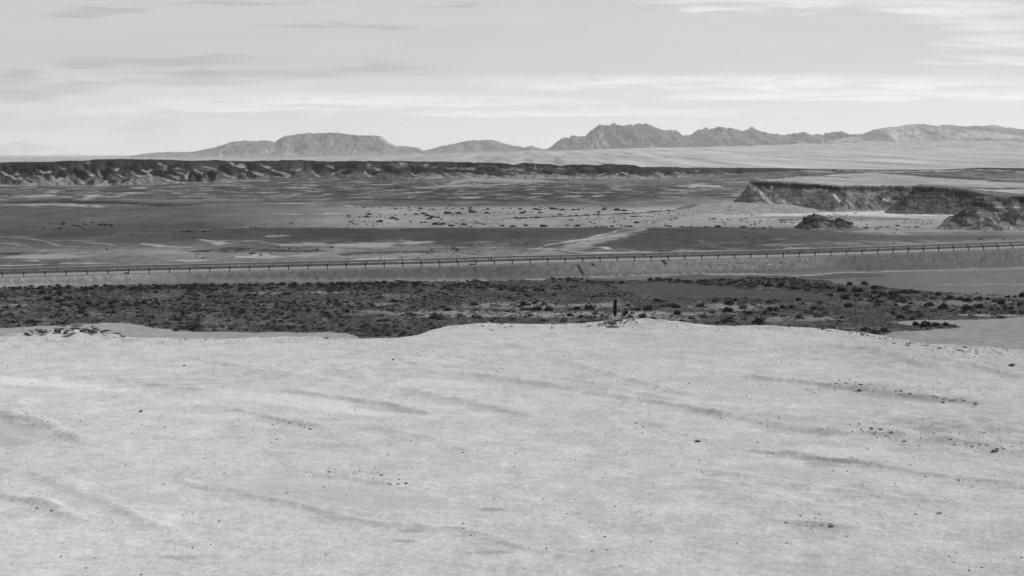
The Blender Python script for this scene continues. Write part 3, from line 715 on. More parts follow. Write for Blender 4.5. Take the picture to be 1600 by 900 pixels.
mountain("far_mountains", 52000, 2500, [(-250, 232), (-60, 226), (20, 222), (45, 220), (75, 228), (110, 238), (150, 247)], t_flat(205, 220, 900, 3), .05, 0, seed=50, step=1.5, spur=900, foot_z=-20)
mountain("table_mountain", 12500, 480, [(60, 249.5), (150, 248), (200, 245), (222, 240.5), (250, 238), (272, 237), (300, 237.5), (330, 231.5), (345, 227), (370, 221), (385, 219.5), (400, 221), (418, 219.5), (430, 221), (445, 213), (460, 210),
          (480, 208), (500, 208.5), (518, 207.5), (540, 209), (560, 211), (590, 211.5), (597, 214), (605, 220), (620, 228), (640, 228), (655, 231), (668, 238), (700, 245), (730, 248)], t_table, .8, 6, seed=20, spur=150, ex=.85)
mountain("low_mountain", 13200, 420, [(600, 248), (640, 240), (668, 234), (690, 229), (715, 223), (730, 220), (750, 218.5), (775, 219.5), (785, 223), (800, 228), (820, 230), (830, 228), (850, 233), (880, 238), (910, 244)], t_table, .8, 6, seed=24, spur=130, ex=.9)
mountain("jagged_mountains", 14000, 330, [(840, 238), (860, 230), (877, 216), (884, 217.5), (895, 210), (903, 213), (913, 213), (925, 203), (937, 194), (950, 196.6), (964, 194.7), (974, 196.5), (990, 193), (1003, 195), (1011, 193), (1024, 200),
          (1040, 204), (1055, 204), (1067, 211), (1078, 210), (1091, 202.5), (1109, 202), (1128, 198.5), (1148, 201), (1159, 205.5), (1175, 199.5), (1188, 205), (1204, 209), (1221, 211), (1232, 211), (1240, 208), (1257, 206), (1264, 210), (1276, 209),
          (1286, 211), (1303, 205), (1320, 207), (1330, 210), (1347, 210), (1380, 214), (1420, 216)], t_jag, 1.25, 20, seed=28, step=.8, spur=110, ex=.7)
mountain("foothills", 11000, 3200, [(760, 243), (820, 240), (900, 236), (960, 232.5), (1010, 233), (1055, 236), (1075, 231), (1120, 228.5), (1200, 227), (1260, 224), (1300, 225), (1360, 221), (1420, 222), (1500, 220), (1600, 221), (1760, 224)], t_flat(178, 208, 120, 60), .42, 4, seed=63, spur=170, ex=1.0)
mountain("rear_mountains", 16500, 700, [(1400, 206), (1440, 203), (1463, 198), (1475, 194.5), (1490, 196.5), (1510, 198), (1535, 196), (1550, 195), (1565, 198), (1590, 201.5), (1605, 201), (1680, 204), (1760, 210)], t_flat(120, 165, 200, 9), .45, 6, seed=33, spur=160, ex=.8)
mountain("rounded_hills", 12800, 800, [(1290, 221), (1330, 213.5), (1347, 209.5), (1365, 202.5), (1385, 199), (1400, 197.5), (1420, 194.5), (1440, 193.5), (1460, 196), (1480, 200), (1500, 202), (1530, 204), (1560, 207), (1600, 211), (1680, 216), (1760, 222)], t_flat(140, 205, 260, 11), .75, 3, seed=37, spur=240, ex=.9)

# ------------------------------------------------------------------ mesas, knolls
def wp(px, D): return (float(ray(px, 300)[0] * D), float(D))

def mesa(name, poly, ztop, xr, yrows, angle=36, cliff=.25, rough=1.6, tone=None, nx=400, seed=0, ledge=.5, structure=True, left=1.0):
    xs = np.linspace(xr[0], xr[1], nx)
    Y2, X2 = np.meshgrid(yrows, xs, indexing='ij')
    wx = X2 + 2.4 * fbm(X2 / 9, Y2 / 9, 4, seed, .6); wy = Y2 + 2.4 * fbm(X2 / 8, Y2 / 8, 4, seed + 5, .6)
    xl = min(q[0] for q in poly[:2]) if left != 1.0 else 0
    if left != 1.0: gl = sst(0, 6, xl - wx); wx = np.where(wx < xl, xl + (wx - xl) * left, wx)
    ins = inpoly(wx, wy, poly)
    dist = seg_dist(wx, wy, poly, True)
    dist = np.where(ins, 0, dist)
    gz = ground(X2, Y2, False)
    zt = ztop(X2, Y2)
    if left != 1.0: rough = rough * (1 - .3 * gl)
    Hh = zt - gz
    cl = cliff * Hh * (1 + .5 * perlin(X2 / 12, Y2 / 12, seed + 8))
    z = zt - np.minimum(dist * 2.2, cl) - np.maximum(dist - cl / 2.2, 0) * math.tan(math.radians(angle))
    edge = sst(0, 1.0, dist) * sst(-1, 1.5, z - gz)
    rg = ridged(X2 / 7 + .1 * z, z / 2.4 + Y2 / 12, 4, seed + 12, .6)
    z = z + edge * rough * (rg - .35) * .8 + edge * rough * .15 * fbm(X2 / 2.4, Y2 / 2.0, 4, seed + 14, .65)
    # ledges of harder beds
    zz = z / 1.7; st2 = np.floor(zz) + sst(.25, .75, zz - np.floor(zz))
    z = z + (st2 * 1.7 - z) * edge * ledge * sst(.35, .7, (z - gz) / np.maximum(Hh, .1))
    z = z + (1 - edge) * .15 * fbm(X2 / 4, Y2 / 4, 3, seed + 15)
    z = np.maximum(z, gz - .8)
    rel = (z - gz) / np.maximum(Hh, .1)
    tn = tone(X2, Y2, rel, dist, rg)
    o = mesh_np(name, np.stack([X2.ravel(), Y2.ravel(), z.ravel()], 1), grid_faces(len(yrows), nx), M_ROCKFACE, False, tone=alb(tn).ravel())
    tag(o, kind='structure')
    return o

def rock_tone(lo, hi, top, pale=150, seed=0):
    def f(X, Y, rel, dist, rg):
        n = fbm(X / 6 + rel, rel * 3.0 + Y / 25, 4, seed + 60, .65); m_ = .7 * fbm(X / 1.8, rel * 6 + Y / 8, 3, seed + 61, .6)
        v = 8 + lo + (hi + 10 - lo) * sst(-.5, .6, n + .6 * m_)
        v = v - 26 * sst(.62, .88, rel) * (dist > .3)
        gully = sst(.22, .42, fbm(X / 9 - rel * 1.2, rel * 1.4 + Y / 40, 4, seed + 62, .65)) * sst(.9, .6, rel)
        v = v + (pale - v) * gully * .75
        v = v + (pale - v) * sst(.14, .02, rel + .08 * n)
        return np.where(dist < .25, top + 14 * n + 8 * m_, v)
    return f

def terr_top(X, Y):
    px = 800 + F * X / Y
    front = CAMZ - (np.interp(px, [1100, 1170, 1240, 1300, 1400, 1430, 1500, 1600, 1700], [281, 283, 285.5, 288.5, 290, 291, 295, 303, 306]) - HZ) * 884 / F
    back = CAMZ - (np.interp(px, [1100, 1200, 1400, 1600], [263.5, 264, 268, 266]) - HZ) * 2100 / F
    return front + (back - front) * sst(900, 2100, Y) + .8 * fbm(X / 60, Y / 160, 3, 201)
def terr_tone(X, Y, rel, dist, rg):
    v = rock_tone(98, 146, 152, 176, 210)(X, Y, rel, dist, rg)
    px, py = proj(X, Y, terr_top(X, Y))
    apron = sst(0, 8, (1172 + 46 * (1 - rel) + 10 * fbm(X / 5, Y / 5, 3, 216)) - px)
    v = v + (150 + 12 * fbm(X / 3, Y / 3, 3, 217) - v) * apron * .5
    qx, qy = proj(X, Y, _fz + rel * (terr_top(X, Y) - _fz)); on0 = (dist > .2) & (rel > .02)
    for pts, w_ in [([(1262, 300), (1275, 298), (1292, 297)], 2.2), ([(1303, 305), (1312, 314)], 2.2), ([(1322, 313), (1338, 325)], 1.5), ([(1380, 314), (1388, 312)], 3.2), ([(1205, 290), (1208, 296)], 1.5), ([(1222, 312), (1234, 325)], 1.3), ([(1172, 287), (1190, 303), (1212, 325)], 3.0)]:
        dd = seg_dist(qx, qy, pts); v = np.where(on0, v + (215 - v) * sst(1.5, .4, dd / w_ + .5 * fbm(X / 2, rel * 5, 3, 219)), v)
    cap = sst(8, 3, qy - np.interp(qx, [1165, 1240, 1310], [284, 287, 292])) * sst(1330, 1300, qx) * sst(1168, 1180, qx)  # overhang shade below the terrace rim, painted into the rock tone
    v = np.where(dist > .2, v + (46 - v) * cap * .85, v)
    n = fbm(X / 26, Y / 70, 4, 215, .6)
    on = dist < .25
    t = 170 + 32 * n + 12 * fbm(X / 6, Y / 18, 3, 221)
    for pts, tn in [([(1420, 273, 1), (1450, 274, 3.4), (1520, 279, 2.4), (1560, 281, .8)], 92), ([(1510, 293, 1), (1550, 295, 1.6), (1610, 294, 1)], 92), ([(1550, 283, 1), (1600, 283, 2.5), (1620, 283, 2)], 96),
                    ([(1190, 281, .8), (1260, 279.5, 1), (1300, 281, .5)], 175), ([(1515, 286, 1), (1530, 285.5, 2), (1545, 288, .6)], 188), ([(1170, 283, 1), (1240, 284.5, .8)], 100), ([(1560, 272, 1), (1600, 273, 2.5), (1630, 274, 2)], 180),
                    ([(1480, 270, 1), (1505, 269, 2), (1530, 272, .6)], 176), ([(1270, 275, .6), (1320, 277, .8)], 118)]:
        xs = [q[0] for q in pts]; cy = np.interp(px, xs, [q[1] for q in pts]); hh = np.interp(px, xs, [q[2] for q in pts])
        e = 1 - np.abs(py - cy + .8 * n) / hh; e = np.minimum(e, (px - xs[0] + 8) / 8); e = np.minimum(e, (xs[-1] + 8 - px) / 8)
        t = t + (tn - t) * sst(-.1, .4, e + .4 * n)
    yb = np.interp(px, [1150, 1170, 1210, 1250, 1290, 1400, 1500, 1560, 1600, 1700], [276, 275, 273, 270, 268, 267.5, 268, 269, 266, 266])
    t = t + (74 + 14 * n - t) * sst(-.8, 1.2, yb - py + 2.2 * n)
    return np.where(on, t, v)
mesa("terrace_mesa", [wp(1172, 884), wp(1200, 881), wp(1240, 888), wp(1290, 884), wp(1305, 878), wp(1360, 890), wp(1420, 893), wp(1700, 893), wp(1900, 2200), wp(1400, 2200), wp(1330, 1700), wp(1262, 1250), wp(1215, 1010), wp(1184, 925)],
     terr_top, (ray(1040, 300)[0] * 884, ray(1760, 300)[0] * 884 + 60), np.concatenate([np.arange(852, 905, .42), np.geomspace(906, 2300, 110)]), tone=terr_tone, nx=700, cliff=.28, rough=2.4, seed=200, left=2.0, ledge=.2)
mesa("projecting_mesa", [wp(1432, 846), wp(1470, 842), wp(1520, 838), wp(1580, 830), wp(1700, 830), wp(1700, 900), wp(1440, 900)],
     lambda X, Y: CAMZ - (np.interp(800 + F * X / Y, [1400, 1428, 1470, 1510, 1540, 1600, 1700], [291, 290.5, 292, 296, 303, 306, 308]) - HZ) * 845 / F, (ray(1370, 300)[0] * 845, ray(1720, 300)[0] * 845),
     np.arange(812, 905, .42), tone=rock_tone(76, 116, 120, 140, 230), nx=440, cliff=.22, rough=1.6, seed=230, angle=38)
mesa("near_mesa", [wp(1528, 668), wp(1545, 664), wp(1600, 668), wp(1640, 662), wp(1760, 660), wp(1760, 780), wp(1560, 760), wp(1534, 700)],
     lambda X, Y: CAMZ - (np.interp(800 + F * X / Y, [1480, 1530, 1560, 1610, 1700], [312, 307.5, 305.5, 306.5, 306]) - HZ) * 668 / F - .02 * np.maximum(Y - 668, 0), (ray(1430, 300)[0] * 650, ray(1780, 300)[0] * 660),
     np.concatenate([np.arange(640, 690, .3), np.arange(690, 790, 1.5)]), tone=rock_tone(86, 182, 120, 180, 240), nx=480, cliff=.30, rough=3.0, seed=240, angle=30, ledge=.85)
mesa("rock_knoll", [wp(1262, 668), wp(1276, 666), wp(1300, 669), wp(1322, 671), wp(1324, 675), wp(1300, 674), wp(1280, 676), wp(1264, 674)],
     lambda X, Y: _fz + np.interp(800 + F * X / Y, [1250, 1262, 1272, 1280, 1296, 1304, 1314, 1324, 1330], [3.0, 4.2, 4.9, 4.6, 3.0, 2.9, 3.4, 2.4, 1.8]) + 0 * Y, (ray(1205, 300)[0] * 670, ray(1365, 300)[0] * 670),
     np.arange(652, 692, .22), tone=rock_tone(74, 126, 100, 155, 250), nx=380, cliff=.06, rough=2.4, seed=250, angle=31, ledge=.4)
mesa("sand_apron", [wp(1130, 868), wp(1165, 862), wp(1210, 866), wp(1205, 884), wp(1140, 890)], lambda X, Y: _fz + 3.6 + .5 * fbm(X / 8, Y / 8, 3, 271) + 0 * Y, (ray(1020, 300)[0] * 870, ray(1280, 300)[0] * 870),
     np.arange(826, 905, .6), tone=lambda X, Y, rel, dist, rg: 164 + 16 * fbm(X / 5, Y / 5, 4, 272), nx=260, cliff=.03, rough=.7, seed=270, angle=9, ledge=0)
mesa("sand_mound", [wp(1082, 905), wp(1090, 903), wp(1088, 910)], lambda X, Y: _fz + 2.6 + 0 * Y, (ray(1050, 300)[0] * 905, ray(1130, 300)[0] * 905),
     np.arange(888, 925, .5), tone=lambda X, Y, rel, dist, rg: 134 + 14 * fbm(X / 4, Y / 4, 3, 260), nx=120, cliff=.05, rough=.5, seed=260, angle=20, ledge=0)
# the low rocky shelf left of the terrace
mesa("rocky_shelf", [wp(1158, 925), wp(1172, 905), wp(1185, 900), wp(1200, 912), wp(1190, 960), wp(1162, 960)], lambda X, Y: _fz + 4.6 - .0 * Y, (ray(1125, 300)[0] * 925, ray(1225, 300)[0] * 925),
     np.arange(880, 975, .6), tone=rock_tone(64, 130, 110, 150, 265), nx=200, cliff=.3, rough=2.2, seed=266, angle=24, ledge=.8)

# ================================================================== THINGS
# ------------------------------------------------------------------ guard rails
def guard_rail(name, dline, facing, label):
    root = bpy.data.objects.new(name, None); COL.objects.link(root)
    s0 = round((_rs[1] - 14) / 4) * 4.0; s1 = round((_rs[-2] + 14) / 4) * 4.0
    org = road_pt(np.array([s0]), dline)[0]; root.location = org
    tag(root, label, "guard rail")
    # W-shaped beam
    prof = [(-.00, 1.05), (.04, 1.045), (.10, .99), (.105, .95), (.015, .86), (.015, .81), (.105, .72), (.10, .68), (.04, .625), (.0, .62)]
    prof2 = [(a - .012, b) for a, b in prof][::-1]
    loop = prof + prof2
    sb = np.arange(s0, s1 + .1, 2.0)
    wob = .015 * np.sin(sb * .37) + .01 * np.sin(sb * 1.3)
    co = []
    for s, w in zip(sb, wob):
        for a, b in loop:
            co.append(road_pt(np.array([s]), dline + facing * (a + .17), b + w)[0] - org)
    n = len(loop); fc = []
    for i in range(len(sb) - 1):
        for j in range(n):
            k = (j + 1) % n
            fc.append((i * n + j, i * n + k, (i + 1) * n + k, (i + 1) * n + j))
    mesh_np("rail_beam", np.array(co), np.array(fc), M_STEEL, False, root)
    # post with its spacer block; the first is built, the others are copies
    def box(x0, x1, y0, y1, z0, z1):
        return [(x0, y0, z0), (x1, y0, z0), (x1, y1, z0), (x0, y1, z0), (x0, y0, z1), (x1, y0, z1), (x1, y1, z1), (x0, y1, z1)]
    bf = np.array([(0, 3, 2, 1), (4, 5, 6, 7), (0, 1, 5, 4), (1, 2, 6, 5), (2, 3, 7, 6), (3, 0, 4, 7)])
    cs = []; fs = []
    for b in [(-.08, .08, -.08, -.065, -.7, 1.03), (-.08, .08, .065, .08, -.7, 1.03), (-.015, .015, -.065, .065, -.7, 1.03)]:
        fs.append(bf + 8 * len(fs)); cs += box(*b)
    y0, y1 = sorted([facing * .085, facing * .165])
    fs.append(bf + 8 * len(fs)); cs += box(-.10, .10, y0, y1, .60, 1.08)
    post = mesh_np("post", np.array(cs), np.concatenate(fs), M_STEELP, False, root)
    sp = np.arange(s0 + 1, s1, 4.0)
    for i, s in enumerate(sp):
        p = post if i == 0 else post.copy()
        if i: COL.objects.link(p); p.parent = root
        q = road_pt(np.array([s]), dline)[0] - org
        p.location = q; p.rotation_euler = (random.uniform(-.02, .02), random.uniform(-.03, .03), TH)
    return root
guard_rail("guard_rail", 0.0, 1, "long steel guard rail on posts along the near edge of the raised road")
guard_rail("guard_rail", ROADW, -1, "long steel guard rail along the far edge of the road, behind the near one")

# ------------------------------------------------------------------ stones
def icos(sub):
    import bmesh
    bm = bmesh.new(); bmesh.ops.create_icosphere(bm, subdivisions=sub, radius=.5)
    co = np.array([v.co[:] for v in bm.verts]); fc = np.array([[v.index for v in f.verts] for f in bm.faces]); bm.free()
    return co, fc
IC1, IF1 = icos(1); IC2, IF2 = icos(2)
def stone_shape(seed, flat=.6, sub=2, slab=False):
    r = np.random.default_rng(seed); co = (IC2 if sub == 2 else IC1).copy()
    for _ in range(7 if sub == 2 else 3):                      # knock facets off
        nrm = r.normal(size=3); nrm /= np.linalg.norm(nrm); dd = r.uniform(.22, .40)
        over = co @ nrm - dd; co = co - np.outer(np.clip(over, 0, None), nrm)
    co = co * np.array([1.0, r.uniform(.55, .95), flat * r.uniform(.75, 1.15)]) * (1 + .10 * r.normal(size=(len(co), 1)) * (.4 if sub == 2 else 1))
    if slab: co[:, 2] = np.clip(co[:, 2], -.09, .09)
    return co
def stone_proto(name, seed, mat, flat=.6, slab=False):
    me = mesh_np(name, stone_shape(seed, flat, 2, slab), IF2, mat); d = me.data; COL.objects.unlink(me); bpy.data.objects.remove(me); return d
SD = [stone_proto("stone", 100 + i, M_STONE_D) for i in range(5)]
SM = [stone_proto("stone", 120 + i, M_STONE_M) for i in range(5)]
SP = [stone_proto("stone", 140 + i, M_STONE_P) for i in range(4)]
SLAB = [stone_proto("stone_slab", 160 + i, M_STONE_D if i % 2 else M_STONE_M, .5, True) for i in range(6)]

def put(name, me, X, Y, Z, sx, sy, sz, label, cat, group=None, tilt=.2):
    o = bpy.data.objects.new(name, me); COL.objects.link(o)
    o.location = (X, Y, Z); o.scale = (sx, sy, sz)
    o.rotation_euler = (random.uniform(-tilt, tilt), random.uniform(-tilt, tilt), random.uniform(0, 6.28))
    tag(o, label, cat, group); return o

def stone_line(pts, n, smin, smax, spread, pool, label, group, sp_y=None):
    xs = [q[0] for q in pts]
    for i in range(n):
        px = random.uniform(xs[0] - 8, xs[-1] + 8); py = float(np.interp(px, xs, [q[1] for q in pts])) + random.gauss(0, (spread if sp_y is None else sp_y) * (1.0 if sp_y else 1.5))
        X, Y, Z = at(px + random.gauss(0, spread), py)
        s = (smin + (smax - smin) * random.random() ** 2.5) * 1.0
        put("stone", random.choice(pool), X, Y, Z + s * .05, s, s, s * random.uniform(.6, 1), label, "stone", group)

stone_line([(1310, 600), (1345, 602)], 10, .14, .34, 3, SD + SM, "dark stone of the short row above the stony ridge near the right edge", "stones of the short row by the right ridge")
stone_line([(1380, 608), (1440, 617), (1520, 632)], 22, .12, .32, 2.2, SD + SM, "dark stone strewn along the long stony ridge on the right of the plateau", "stones along the right ridge")
stone_line([(1335, 669), (1400, 680), (1420, 690)], 14, .10, .26, 3, SD + SM, "dark stone in the scatter left of the pale mound at the right", "stones beside the right mound")
stone_line([(1490, 694), (1540, 698), (1600, 706)], 12, .14, .34, 2.5, SD + SM, "dark stone in the row below the pale mound at the right edge", "stones below the right mound")
stone_line([(1400, 742), (1450, 746), (1600, 760)], 10, .10, .22, 1.5, SM, "small grey stone in the thin row below the dark shallow ridge at right", "stones of the thin right row")
stone_line([(1210, 818), (1260, 821), (1350, 818)], 16, .06, .15, 2.5, SD + SM, "small dark stone in the grey gravel patch low on the right", "stones of the low gravel patch")
stone_line([(430, 657), (470, 664), (500, 670)], 8, .12, .26, 2, SD + SM, "dark stone on the short ridge left of the middle of the plateau", "stones on the short left ridge")
stone_line([(505, 731), (550, 735), (610, 748), (650, 762)], 12, .07, .19, 2.5, SD + SM, "dark stone in the small scatter left of centre in the foreground", "stones of the small left scatter")
stone_line([(730, 825), (760, 832), (790, 842)], 8, .06, .17, 2.5, SM, "grey stone at the end of the low gravel ridge in the foreground centre", "stones at the gravel ridge end")
stone_line([(955, 664), (1000, 672)], 6, .10, .22, 2, SD + SM, "dark stone in the little cluster below the centre of the plateau", "stones of the little centre cluster")
stone_line([(40, 655), (85, 665)], 5, .10, .2, 3, SD, "dark stone beside the low mound at the left edge of the plateau", "stones beside the left mound")
stone_line([(1390, 533), (1450, 543), (1520, 549), (1600, 552)], 24, .15, .5, 2.5, SD + SM, "dark stone on the falling rim of the plateau at far right", "stones on the right plateau rim", 2.2)
stone_line([(1290, 516), (1340, 521), (1390, 531)], 16, .15, .5, 2, SD + SM, "dark stone on the plateau rim where the pale flat begins", "stones where the rim turns", 1.5)
stone_line([(210, 533), (400, 527), (540, 528)], 18, .12, .4, 2, SD + SM, "dark stone on the left plateau rim, right of the slab heap", "stones on the left rim", 1.3)
stone_line([(660, 520), (740, 510), (900, 510)], 22, .12, .35, 2, SD + SM, "dark stone on the plateau rim left of the black post", "stones on the rim left of the post", 2.2)
for px, py, s, lb in [(1090, 691, .30, "flat dark stone lying alone right of the plateau's centre"), (449, 771, .17, "dark stone alone on the pale ground below the short left ridge"), (1298, 824, .24, "largest dark stone of the low gravel patch at right"),
                      (220, 644, .3, "dark stone pair's larger stone left on the plateau"), (1467, 804, .26, "pale lone stone low at the right of the plateau"), (1580, 572, .5, "dark lone stone at the far right under the rim"),
                      (58, 795, .13, "dark stone near the lower left edge of the plateau"), (1596, 872, .12, "small black stone at the lower right corner"), (925, 862, .09, "small black stone low right of the bottom centre"), (1017, 847, .08, "tiny black stone low in the middle of the foreground"),
                      (509, 868, .08, "tiny black stone at the bottom left of centre"), (288, 572, .25, "dark lone stone on the far left of the plateau below the rim"), (614, 563, .22, "black lone stone in the upper middle of the plateau")]:
    X, Y, Z = at(px, py); put("stone", (SP if 'pale' in lb else SD)[0], X, Y, Z + s * .15, s, s, s * .7, lb, "stone")

# heap of slabs at the left rim
def slab_heap(pts, n, smin, smax, label, group, dz=.25):
    xs = [q[0] for q in pts]
    for i in range(n):
        px = random.uniform(xs[0], xs[-1]); py = float(np.interp(px, xs, [q[1] for q in pts])) + random.uniform(-1.5, 3)
        X, Y, Z = at(px, py); s = random.uniform(smin, smax)
        put("stone_slab", random.choice(SLAB[1::2]), X, Y, Z + random.uniform(.05, dz), s * 1.15, s * random.uniform(.6, 1), s * random.uniform(.7, 1.2), label, "stone slab", group, .35)
slab_heap([(42, 523), (80, 519), (120, 516), (160, 519), (195, 528)], 46, .2, .6, "dark broken slab in the low heap at the left rim of the plateau", "slabs of the left heap", .3)
X, Y, Z = at(119, 520); put("stone_slab", SLAB[1], X, Y, Z + .45, 1.1, .7, 1.0, "largest dark slab crowning the low heap at the left rim", "stone slab", None, .1)

# black post and its rubble
PX_, PY_, PZ_ = at(961, 507)
post_y = PY_ + 1.5
X, Y = ray(960.5, 500)[0] * post_y, post_y
zb = zrow(502, post_y); zt_ = zrow(468, post_y)
def post_mesh():
    w = .115; hs = np.array([zb - .45, zb, zb + .45, zb + .9, zt_ - .02, zt_]); co = []
    for i, h in enumerate(hs):
        k = 1 - .02 * i; k = k * (.72 if i == 5 else 1)
        for a in range(8):
            th = a * math.pi / 4 + .39; r = w * k * (1.08 + .05 * math.sin(a * 2.3 + i))
            co.append((r * math.cos(th) + .012 * i * .5, r * math.sin(th), h - zb))
    n = 8; fc = [(i * n + j, i * n + (j + 1) % n, (i + 1) * n + (j + 1) % n, (i + 1) * n + j) for i in range(5) for j in range(n)]
    fc += [(40, 41, 42, 43), (40, 43, 44, 47), (47, 44, 45, 46)]
    return np.array(co), np.array(fc)
co, fc = post_mesh()
o = mesh_np("post", co, fc, M_POST); o.location = (X, Y, zb)
tag(o, "upright black post standing in a heap of rubble on the plateau rim", "post")
for i in range(44):
    px = 960 + random.gauss(0, 13); lift = max(0, 1 - abs(px - 962) / 26)
    yy = PY_ + random.uniform(-.6, 1.6); xx = ray(px, 505)[0] * yy
    gz = float(ground(np.array([xx]), np.array([yy]))[0]); s = random.uniform(.16, .5)
    put("stone_slab" if i % 3 else "stone", random.choice(SLAB) if i % 3 else random.choice(SM + SP), xx, yy, gz + random.uniform(0, .32) * lift + .04, s, s * .7, s * random.uniform(.8, 1.3),
        "broken stone piled in the rubble heap around the black post", "rubble stone", "rubble around the black post", .6)
for i, (px, dz, s) in enumerate([(956, .16, .9), (966, .30, .75), (970, .36, .55)]):
    yy = PY_ - .5 - .1 * i; put("stone_slab", SLAB[(1, 3, 5)[i]], ray(px, 507)[0] * yy, yy, PZ_ + dz, s, s * .7, s,
                           ["dark overhanging slab at the front of the post's rubble heap", "tilted slab right of the front slab in the post's rubble", "uppermost tilted slab of the post's rubble heap"][i], "rubble stone", None, .25)
stone_line([(985, 506), (1020, 503), (1080, 509)], 14, .12, .3, 3, SM + SD, "grey stone on the low bump of the rim right of the black post", "stones right of the post", 2)

# boulders on the road bank
def bank_pt(px, py):
    t, z = ray(px, py); Ys = np.linspace(330, 520, 1500); g_ = ground(t * Ys, Ys); h = np.nonzero(CAMZ + z * Ys < g_)[0]; i = h[0] if len(h) else 0
    return t * Ys[i], Ys[i], g_[i]
for i in range(80):
    px = random.uniform(1125, 1268); py = random.uniform(408, 427) - (px - 1125) * .02
    X, Y, Z = bank_pt(px, py); s = random.uniform(.25, .75)
    put("boulder", random.choice(SP + SM[:2]), X, Y, Z + s * .15, s, s, s, "pale boulder in the rubble dumped on the road bank below the guard rail", "boulder", "boulders on the road bank")
for px, py, s, lb in [(1471, 394.5, .8, "white rock alone high on the road bank at right"), (754, 424.5, .5, "white rock alone on the middle of the road bank"), (821, 427, .4, "dark rock alone on the middle of the road bank")]:
    X, Y, Z = bank_pt(px, py); put("boulder", SP[1] if 'white' in lb else SD[1], X, Y, Z + .1, s, s, s, lb, "boulder")
for px, py in [(35, 516), (76, 472), (68, 503), (55, 483), (142, 496), (77, 482), (185, 509), (240, 474), (238, 482), (340, 509), (353, 507), (390, 470), (330, 476), (506, 503), (570, 471), (641, 495), (683, 455), (866, 486), (922, 450), (922, 470), (1002, 472), (1206, 507), (1245, 506),
               (1421, 486), (1422, 484), (465, 515), (198, 514), (408, 476), (120, 490), (300, 474)]:
    t_, z_ = ray(px, py); D_ = (FLOOR - CAMZ) / z_; s = random.uniform(.22, .5); X = t_ * D_
    Z = float(ground(np.array([X]), np.array([D_]))[0]); put("stone", random.choice(SP), X, D_, Z + s * .45, s, s, s, "pale stone showing bright among the scrub of the wash", "stone", "pale stones among the scrub", .5)
# drainage chutes down the bank
def chute(p0, p1, label):
    a = Vector(bank_pt(*p0)); b = Vector(bank_pt(*p1)); n = 14; co = []; w = .2
    for i in range(n + 1):
        q = a.lerp(b, i / n); gz = float(ground(np.array([q.x]), np.array([q.y]))[0])
        for dx, dz in [(-w - .1, .12), (-w, .20), (-w + .08, .05), (w - .08, .05), (w, .20), (w + .1, .12)]:
            co.append((q.x + dx * ct - a.x, q.y + dx * st_ - a.y, gz + dz - a.z))
    fc = [(i * 6 + j, i * 6 + j + 1, (i + 1) * 6 + j + 1, (i + 1) * 6 + j) for i in range(n) for j in range(5)]
    o = mesh_np("drainage_chute", np.array(co), np.array(fc), M_CONC); o.location = a
    tag(o, label, "chute")
chute((903, 415), (912, 429), "longest dark drainage chute running down the road bank near the middle")
chute((925, 412), (929, 417), "short dark drainage chute right of the longest one on the bank")
chute((1034, 407), (1041, 414), "dark drainage chute on the bank above the clearing")
chute((743, 418), (744, 424), "short upright dark drainage chute left of the middle of the bank")

# dark board lying by the road
s_, d_ = road_sd(*[float(v) for v in (ray(740, 413)[0] * 406, 406)])
def box_mesh(name, x, y, z, mat):
    co = np.array([(a * x / 2, b * y / 2, c * z) for c in (0, 1) for a, b in ((-1, -1), (1, -1), (1, 1), (-1, 1))]); co[4:, :2] *= .92
    fc = np.array([(0, 3, 2, 1), (4, 5, 6, 7), (0, 1, 5, 4), (1, 2, 6, 5), (2, 3, 7, 6), (3, 0, 4, 7)]); return mesh_np(name, co, fc, mat)
for px, ln, lb in [(740, 1.3, "dark board lying on the road shoulder between the two guard rails, middle of the road"), (199, .9, "short dark board lying on the road shoulder at the left")]:
    D0 = RP / (ct - ray(px, 413)[0] * st_); s0 = road_sd(ray(px, 413)[0] * D0, D0)[0]
    o = box_mesh("board", ln, .35, .22, M_CONC); o.location = road_pt(np.array([s0]), .9)[0] + np.array([0, 0, .1]); o.rotation_euler = (.15, 0, TH + .1); tag(o, lb, "board")

# ------------------------------------------------------------------ shrubs
def shrub_mesh(name, seed, mat, n=170, w=1.0, h=.62, leaf=.12, sparse=0.0):
    r = np.random.default_rng(seed)
    lob = [(r.uniform(-.28, .28) * w, r.uniform(-.28, .28) * w, r.uniform(.22, .42) * w, r.uniform(.6, 1.0) * h) for _ in range(5)] + [(0, 0, .34 * w, h)]
    co = []; fc = []
    for i in range(n):
        lx, ly, lr, lh = lob[r.integers(len(lob))]
        a = r.uniform(0, 2 * np.pi); u = r.uniform(0, 1) ** .45; ph = r.uniform(0, 1)
        x = lx + lr * u * math.cos(a) * math.sqrt(max(0, 1 - (ph * .9) ** 2)); y = ly + lr * u * math.sin(a) * math.sqrt(max(0, 1 - (ph * .9) ** 2)); z = ph * lh * (.55 + .45 * u)
        q = r.normal(size=(4, 3)) * leaf * .55; q[:, 2] *= 1.1; c = np.array([x, y, max(z, .03)])
        b = len(co); co += [c + q[0], c + q[1], c + q[2], c - q[0] * .6 - q[1] * .4]
        fc.append((b, b + 1, b + 2, b + 3))
    return np.array(co), np.array(fc)
def shrub_data(name, seed, mat, **k):
    co, fc = shrub_mesh(name, seed, mat, **k); o = mesh_np(name, co, fc, mat); d = o.data; COL.objects.unlink(o); bpy.data.objects.remove(o); return d
BD = [shrub_data("desert_shrub", 300 + i, M_LEAF_D, n=230, leaf=.13) for i in range(7)]
BG = [shrub_data("desert_shrub", 330 + i, M_LEAF_G, n=190, leaf=.13) for i in range(5)]
BT = [shrub_data("desert_tree", 350 + i, M_LEAF_T, n=240, leaf=.11, h=.42) for i in range(5)]

